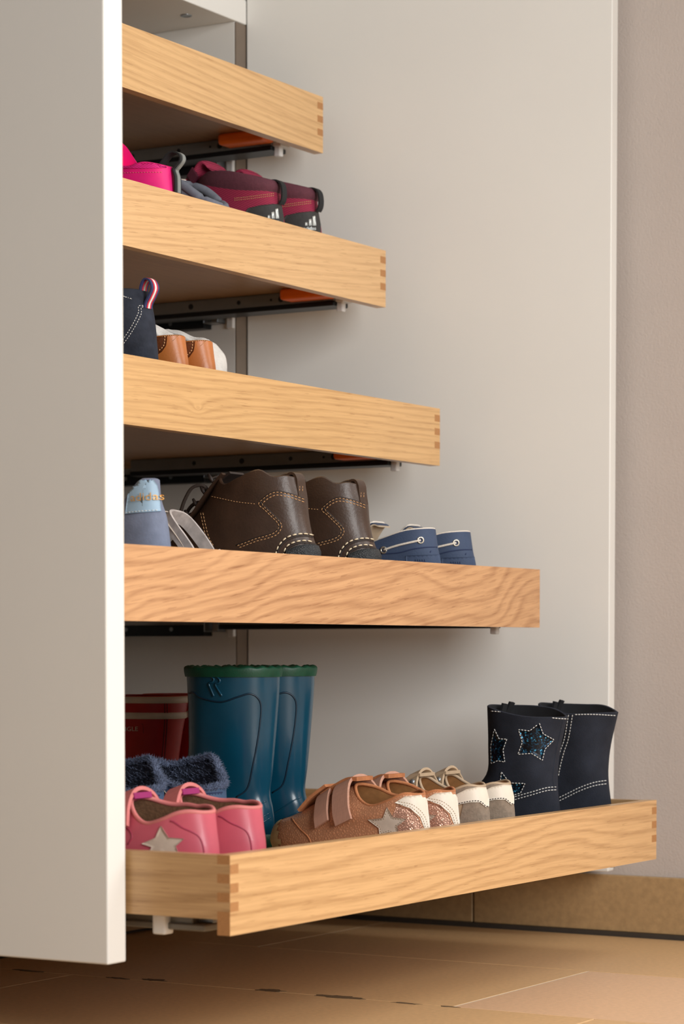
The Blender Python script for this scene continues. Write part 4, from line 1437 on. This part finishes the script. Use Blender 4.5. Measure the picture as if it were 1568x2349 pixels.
def pink_shoe(X, O, yaw=0):
    r = place('toddler_shoe', X, O, FLZ[4], yaw)
    sv = dict(yaw=yaw, elev=-3.7, az=34)
    col = [(0, 0.077), (0.12, 0.0785), (0.25, 0.0765), (0.42, 0.070), (0.62, 0.0655), (0.8, 0.072), (1, 0.089)]
    keys = [ring(0.0, 0.165, 0.033, 0.010), ring(-0.003, 0.167, 0.035, (0.022, 0.022), 0.9), ring(-0.003, 0.155, 0.035, (0.040, 0.038), 0.93), ring(0.0, 0.130, 0.033, [(0, 0.058), (0.5, 0.053), (1, 0.060)], 0.97),
            ring(0.003, 0.095, 0.030, col, 1.0, far=[(0, 0.0), (0.3, 0.006), (0.6, 0.016), (1, 0.006)])]
    sf, Lv, up = make_upper(r, keys, M['pink_leather'], M['lining_brown'], 6, 0.004, 0.55, 'upper', sv)
    make_sole(r, 0.0, 0.166, 0.034, 0.0, 0.011, M['sole_cream'])
    rg = inset(Lv[-1], 0.002)
    G().tube([tuple(q) for q in rg], 0.0026, 8, closed=True).build('rim_binding', M['pink_edge'], r)
    g = G()
    sf.patch(g, [(-0.0509, 0.0642), (-0.0437, 0.0529), (-0.0283, 0.0516), (-0.0365, 0.0443), (-0.0328, 0.0335), (-0.0491, 0.0389), (-0.0645, 0.0344), (-0.06, 0.0434), (-0.0699, 0.0466), (-0.0563, 0.0525)], 0.0014, 0.004)
    g.build('star_patch', M['star_taupe'], r)
    g = G()
    sf.line(g, [(-0.042, 0.0690), (-0.0383, 0.0678), (-0.0301, 0.0624), (-0.0202, 0.0579), (-0.0139, 0.0534), (-0.0103, 0.0452), (-0.0089, 0.0344), (-0.009, 0.02)], 0.0009, 0.0)
    g.build('heel_seam', M['pink_dark'], r)
    g = G()
    sf.line(g, [(-0.098, 0.066), (-0.085, 0.062), (-0.080, 0.054), (-0.084, 0.046)], 0.0008, 0.0)
    g.build('vamp_seam', M['pink_dark'], r)
    # strap across the instep
    g = G()
    g.ribbon(crom([(0.088, 0.034, 0.060), (0.092, 0.026, 0.080), (0.096, 0.010, 0.0935), (0.096, -0.008, 0.095), (0.094, -0.024, 0.086), (0.090, -0.034, 0.064)], 4), (1, 0, -0.35), 0.020, 0.004)
    g.build('strap', M['pink_edge'], r)
    g = G()
    g.ribbon(crom([(0.125, 0.0, 0.066), (0.108, 0.0, 0.080), (0.095, 0.0, 0.089), (0.084, 0.0, 0.092)], 4), (0, 1, 0), 0.030, 0.006)
    g.build('tongue', M['magenta'], r)
    return r


pk1 = pink_shoe(0.068, 0.650)
tag(pk1, 'pink leather toddler shoe with a pale star, nearest the tray corner', 'shoe', 'pink star shoes')
pk2 = copy_tree(pk1)
pk2.location = (0.150, -0.652, FLZ[4])
for ch in list(pk2.children):
    if ch.name.startswith('star_patch'):
        bpy.data.objects.remove(ch, do_unlink=True)
tag(pk2, 'pink leather toddler shoe behind its starred mate, beside the blue boot', 'shoe', 'pink star shoes')


# ------------------------------------------------------------------ copper star shoes
def copper_shoe(X, O, yaw=0):
    r = place('toddler_shoe', X, O, FLZ[4], yaw)
    sv = dict(yaw=yaw, elev=-3.7, az=30.5)
    col = [(0, 0.0765), (0.15, 0.0775), (0.35, 0.070), (0.6, 0.0635), (0.82, 0.070), (1, 0.086)]
    keys = [ring(0.0, 0.196, 0.031, 0.010), ring(-0.004, 0.199, 0.0335, (0.022, 0.022), 0.9), ring(-0.003, 0.190, 0.0335, (0.038, 0.040), 0.92), ring(0.0, 0.165, 0.034, (0.052, 0.050), 0.95),
            ring(0.002, 0.128, 0.031, [(0, 0.066), (0.5, 0.058), (1, 0.069)], 0.98), ring(0.004, 0.088, 0.027, col, 1.0, far=[(0, 0.0), (0.4, 0.006), (0.8, 0.012), (1, 0.004)])]
    sf, Lv, up = make_upper(r, keys, M['copper_leather'], M['copper_lining'], 6, 0.0035, 0.55, 'upper', sv)
    make_sole(r, 0.0, 0.197, 0.031, 0.0, 0.011, M['gum_rubber'])
    G().tube([tuple(q) for q in inset(Lv[-1], 0.0017)], 0.0020, 8, closed=True).build('rim_binding', M['copper_suede'], r)
    # toe bumper
    n = NR
    k0 = [k for k in range(len(Lv)) if Lv[k][n // 2, 2] < 0.047]
    tp = [inset(Lv[k], -0.0014) for k in k0]
    sel = lambda q: tp[q // n][q % n, 0] > 0.172 + 0.25 * max(0, tp[q // n][q % n, 2] - 0.02)
    F = [f for f in grid_faces(len(tp)) if all(sel(q) for q in f)]
    G().add(np.concatenate(tp), F).build('toe_bumper', M['gum_rubber'], r)
    g = G()
    sf.patch(g, [(-0.034, 0.0675), (-0.0234, 0.0745), (-0.0033, 0.0765), (0.0010, 0.0698), (0.0040, 0.0397), (0.004, 0.020), (-0.001, 0.020), (-0.0024, 0.0397), (-0.007, 0.0516), (-0.0179, 0.0616)], 0.0012, 0.004)
    hc = g.build('heel_counter', M['white_leather'], r)
    g = G()
    for d in (0, 0.0022):
        sf.stitch(g, [(-0.032, 0.0665), (-0.0175, 0.0632), (-0.006, 0.0530), (-0.0012, 0.0397), (0.0, 0.03)], 0.0016, 0.0012, 0.0004, 0.0014, shift=(d, d))
    stuff(g.build('counter_stitching', M['taupe_leather'], hc))
    g = G()
    sf.patch(g, [(-0.032, 0.065), (-0.0179, 0.0606), (-0.0085, 0.0516), (-0.004, 0.0397), (-0.003, 0.02), (-0.030, 0.02), (-0.038, 0.05)], 0.0005, 0.004)
    g.build('metallic_panel', M['rose_metallic'], r)
    st = [(-0.0425, 0.0625), (-0.0361, 0.0516), (-0.0215, 0.0497), (-0.0315, 0.0416), (-0.0288, 0.0316), (-0.0406, 0.0352), (-0.0506, 0.0316), (-0.0515, 0.0397), (-0.0634, 0.0488), (-0.047, 0.0507)]
    g = G()
    sf.patch(g, st, 0.0016, 0.004)
    so = g.build('star_patch', M['star_taupe'], r)
    c = np.array(st).mean(0)
    g = G()
    sf.stitch(g, [tuple(c + (np.array(q) - c) * 0.82) for q in st + [st[0]]], 0.0016, 0.0012, 0.0004, 0.0018, 1)
    stuff(g.build('star_stitching', M['taupe_leather'], so))
    g = G()
    sf.line(g, [(-0.150, 0.050), (-0.140, 0.038), (-0.130, 0.028), (-0.126, 0.015)], 0.0009, 0.0)
    g.build('vamp_seam', M['copper_suede'], r)
    # two hook-and-loop straps and the tongue
    def strap(path, w, t, nm, mm, wd=(1, 0, -0.6)):
        return G().ribbon([tuple(q) for q in crom(path, 5)], wd, w, t).build(nm, M[mm], r)
    strap([(0.083, 0.038, 0.045), (0.088, 0.036, 0.060), (0.093, 0.026, 0.082), (0.094, 0.010, 0.0905), (0.092, -0.010, 0.090), (0.088, -0.026, 0.078), (0.082, -0.034, 0.055)], 0.022, 0.0035, 'strap', 'copper_velcro', (1, 0, -0.45))
    strap([(0.112, 0.037, 0.042), (0.115, 0.034, 0.055), (0.119, 0.022, 0.073), (0.121, 0.006, 0.078), (0.119, -0.012, 0.077), (0.114, -0.030, 0.058)], 0.019, 0.0035, 'strap', 'copper_velcro', (1, 0, -0.6))
    strap([(0.152, 0.006, 0.055), (0.138, 0.004, 0.070), (0.120, 0.0, 0.084)], 0.034, 0.0035, 'flap', 'copper_suede', (0, 1, 0))
    strap([(0.125, 0, 0.073), (0.105, 0, 0.085), (0.090, 0, 0.092), (0.078, 0, 0.0925)], 0.036, 0.0045, 'tongue', 'copper_suede', (0, 1, 0))
    return r


cp1 = copper_shoe(0.445, 0.680)
tag(cp1, 'copper leather toddler shoe with star patch and two hook-and-loop straps', 'shoe', 'copper star shoes')
cp2 = copy_tree(cp1)
cp2.location = (0.513, -0.681, FLZ[4])
cp2.rotation_euler = (0, 0, R(88))
tag(cp2, 'copper leather toddler shoe with white heel, mostly behind its starred mate', 'shoe', 'copper star shoes')


# ------------------------------------------------------------------ white and taupe shoes
def taupe_shoe(X, O, yaw=0):
    r = place('toddler_shoe', X, O, FLZ[4], yaw)
    sv = dict(yaw=yaw, elev=-3.7, az=28)
    col = [(0, 0.079), (0.15, 0.080), (0.4, 0.072), (0.65, 0.066), (0.85, 0.074), (1, 0.088)]
    keys = [ring(0.0, 0.175, 0.029, 0.010), ring(-0.005, 0.178, 0.031, (0.022, 0.022), 0.9), ring(-0.0045, 0.165, 0.031, (0.042, 0.04), 0.93), ring(-0.002, 0.140, 0.0295, (0.060, 0.058), 0.97), ring(0.002, 0.085, 0.026, col, 1.0, far=[(0, 0), (0.5, 0.006), (1, 0.006)])]
    sf, Lv, up = make_upper(r, keys, M['taupe_suede'], M['copper_lining'], 6, 0.0035, 0.5, 'upper', sv)
    make_sole(r, 0.0, 0.176, 0.030, 0.0, 0.011, M['sole_cream'])
    G().tube([tuple(q) for q in inset(Lv[-1], 0.0017)], 0.0019, 8, closed=True).build('rim_binding', M['taupe_leather'], r)
    g = G()
    bd = [(-0.036, 0.0570), (-0.0313, 0.0576), (-0.018, 0.0604), (-0.0067, 0.0604), (0.0002, 0.0545), (0.0035, 0.0557)]
    sf.patch(g, bd + [(0.0035, 0.064), (0.0000, 0.0780), (-0.0086, 0.0785), (-0.0218, 0.0755), (-0.036, 0.0680)], 0.0014, 0.004)
    hc = g.build('heel_counter', M['white_leather'], r)
    g = G()
    sf.stitch(g, bd, 0.0018, 0.0012, 0.00055, 0.0016, shift=(0, 0.0012))
    stuff(g.build('counter_stitching', M['thread_dark'], hc))
    g = G()
    sf.patch(g, [(-0.06, 0.03), (-0.033, 0.03), (-0.028, 0.045), (-0.025, 0.058), (-0.06, 0.057)], 0.0006, 0.004)
    g.build('side_panel', M['taupe_leather'], r)
    g = G()
    g.ribbon(crom([(0.080, 0.030, 0.055), (0.085, 0.024, 0.078), (0.088, 0.008, 0.0915), (0.087, -0.012, 0.092), (0.082, -0.028, 0.072)], 5), (1, 0, -0.45), 0.018, 0.003)
    s_ = g.build('strap', M['taupe_leather'], r)
    G().ribbon([tuple(q) for q in crom([(0.125, 0, 0.062), (0.105, 0, 0.078), (0.088, 0, 0.089), (0.076, 0, 0.091)], 4)], (0, 1, 0), 0.036, 0.004).build('tongue', M['taupe_leather'], r)
    g = G()
    g.disc((0.083, 0.0215, 0.0815), (-0.3, 0.9, 0.5), 0.0048, 0.0014, 16, 0, 0.003)
    g.build('eyelet', M['zinc'], s_)
    g = G()
    bm = bmesh.new()
    bmesh.ops.create_uvsphere(bm, u_segments=12, v_segments=8, radius=0.0033)
    bm.verts.index_update()
    g.add([v.co + Vector((0.0828, 0.0228, 0.0825)) for v in bm.verts], [[v.index for v in f.verts] for f in bm.faces])
    bm.free()
    g.build('snap_stud', M['zinc'], s_)
    return r


tp1 = taupe_shoe(0.587, 0.680)
tag(tp1, 'taupe suede toddler shoe with white heel counter, nearer one of its pair', 'shoe', 'taupe and white shoes')
tp2 = copy_tree(tp1)
tp2.location = (0.645, -0.683, FLZ[4])
tag(tp2, 'taupe suede toddler shoe with white heel, touching the navy star boot', 'shoe', 'taupe and white shoes')


# ------------------------------------------------------------------ fleece-lined slippers
def fibres(Lr, Dr, n, ln, r0, seed):
    """short fleece fibres standing on a loft along the directions Dr, one joined mesh"""
    rnd = random.Random(seed)
    g = G()
    K = len(Lr)
    for _ in range(n):
        i, k = rnd.randrange(K - 1), rnd.randrange(NR)
        a, b = rnd.random(), rnd.random()
        p = (Lr[i][k] * (1 - a) + Lr[i + 1][k] * a) * (1 - b) + (Lr[i][(k + 1) % NR] * (1 - a) + Lr[i + 1][(k + 1) % NR] * a) * b
        nn = Dr[i][k] / max(np.linalg.norm(Dr[i][k]), 1e-9) + np.array([rnd.gauss(0, 0.4), rnd.gauss(0, 0.4), rnd.gauss(0, 0.35)])
        t = Vector(p + nn * ln * rnd.uniform(0.6, 1.2))
        p = Vector(p)
        s = Vector((rnd.gauss(0, 1), rnd.gauss(0, 1), rnd.gauss(0, 1))).normalized() * r0
        s2 = Vector((rnd.gauss(0, 1), rnd.gauss(0, 1), rnd.gauss(0, 1))).normalized() * r0
        g.add([p + s, p - s, p + s2, t], [(0, 1, 3), (1, 2, 3), (2, 0, 3)])
    return g


def slipper(X, O, yaw=0):
    r = place('slipper', X, O, FLZ[4], yaw)
    sv = dict(yaw=yaw, elev=-3.7, az=33)
    col = [(0, 0.087), (0.15, 0.084), (0.4, 0.088), (0.7, 0.101), (1, 0.112)]
    far = [(0, 0.004), (0.12, 0.018), (0.3, 0.032), (0.55, 0.020), (0.8, 0.004), (1, 0)]
    keys = [ring(0.0, 0.185, 0.036, 0.014), ring(-0.006, 0.19, 0.039, (0.028, 0.026), 0.9), ring(-0.005, 0.18, 0.039, (0.050, 0.045), 0.93), ring(-0.002, 0.145, 0.037, (0.070, 0.075), 0.97), ring(0.0, 0.10, 0.034, col, 1.0, far=far)]
    sf, Lv, up = make_upper(r, keys, M['slipper_blue'], M['fleece_dark'], 5, 0.005, 0.5, 'upper', sv)
    make_sole(r, 0.0, 0.186, 0.037, 0.0, 0.016, M['sole_dark'])
    # thick fleece collar
    P = []
    for a in np.linspace(-0.6, math.pi + 0.9, 10):
        q = inset(Lv[-1], 0.0035 - 0.0042 * math.cos(a))
        q[:, 2] += 0.0032 * math.sin(a)
        P.append(q)
    co = G().add(np.concatenate(P), grid_faces(len(P))).build('fleece_collar', M['fleece'], r)
    cen = inset(Lv[-1], 0.0035)
    stuff(fibres(P, [q - cen for q in P], 6000, 0.0032, 0.0005, 3).build('fleece_pile', M['fleece'], co))
    inn = [inset(Lv[j], 0.0058) for j in range(len(Lv) - 1, len(Lv) - 9, -1)]
    stuff(fibres(inn, [inset(q, 0.01) - q + np.array([0, 0, 0.004]) for q in inn], 4000, 0.005, 0.0006, 5).build('lining_pile', M['fleece'], co))
    g = G()
    sf.stitch(g, [(-0.06, 0.085), (-0.052, 0.0839), (-0.0359, 0.0789), (-0.0209, 0.0779), (0.0012, 0.0795)], 0.0018, 0.0012, 0.0006, -0.0002)
    stuff(g.build('stitching', M['denim_dark'], r))
    g = G()
    sf.line(g, [(-0.052, 0.0855), (-0.0359, 0.0805), (-0.0209, 0.0795), (0.0012, 0.0811)], 0.0010, -0.0003)
    g.build('seam', M['denim_dark'], r)
    g = G()
    sf.line(g, [(-0.0605, 0.104), (-0.0661, 0.098), (-0.0661, 0.089), (-0.058, 0.0779)], 0.0006, 0.0004)
    g.build('elastic_cord', M['elastic'], r)
    g = G()
    sf.patch(g, [(-0.066, 0.107), (-0.068, 0.098), (-0.068, 0.089), (-0.060, 0.0779), (-0.062, 0.05), (-0.095, 0.05), (-0.095, 0.095), (-0.08, 0.108)], 0.0006, 0.006)
    g.build('black_gusset', M['black_fabric'], r)
    return r


sl1 = slipper(0.300, 0.505)
tag(sl1, 'blue slipper lined with grey-blue fleece, in front of the blue rubber boot', 'slipper', 'fleece-lined slippers')
sl2 = copy_tree(sl1)
sl2.location = (0.221, -0.477, FLZ[4])
tag(sl2, 'blue fleece-lined slipper half hidden behind the left door', 'slipper', 'fleece-lined slippers')

# ------------------------------------------------------------------ mustard sandal peeking out at the door
r = place('sandal', 0.092, 0.478, FLZ[4], 0)
make_sole(r, 0.0, 0.16, 0.03, 0.0, 0.014, M['sole_dark'])
g = G()
P = crom([(0.012, 0.026, 0.014), (-0.006, 0.024, 0.044), (-0.0, 0.018, 0.072), (0.016, 0.006, 0.094), (0.02, -0.012, 0.088), (0.014, -0.026, 0.014)], 6)
g.ribbon([tuple(q) for q in P], (0.75, 0, 0.65), 0.016, 0.004)
sb = g.build('ankle_strap', M['mustard'], r)
for k in range(4, 20, 2):
    q = Vector(P[k])
    G().tube([q + Vector((-0.005, 0.003, -0.0045)), q + Vector((0.005, 0.003, 0.0045))], 0.0009, 5).build('strap_rib', M['mustard'], sb)
g = G()
g.ribbon([tuple(q) for q in crom([(0.12, 0.03, 0.014), (0.115, 0.02, 0.045), (0.112, 0, 0.055), (0.115, -0.02, 0.045), (0.12, -0.03, 0.014)], 5)], (1, 0, 0), 0.04, 0.004)
g.build('toe_strap', M['mustard'], r)
tag(r, 'mustard yellow ribbed sandal strap just showing beside the left door', 'sandal')
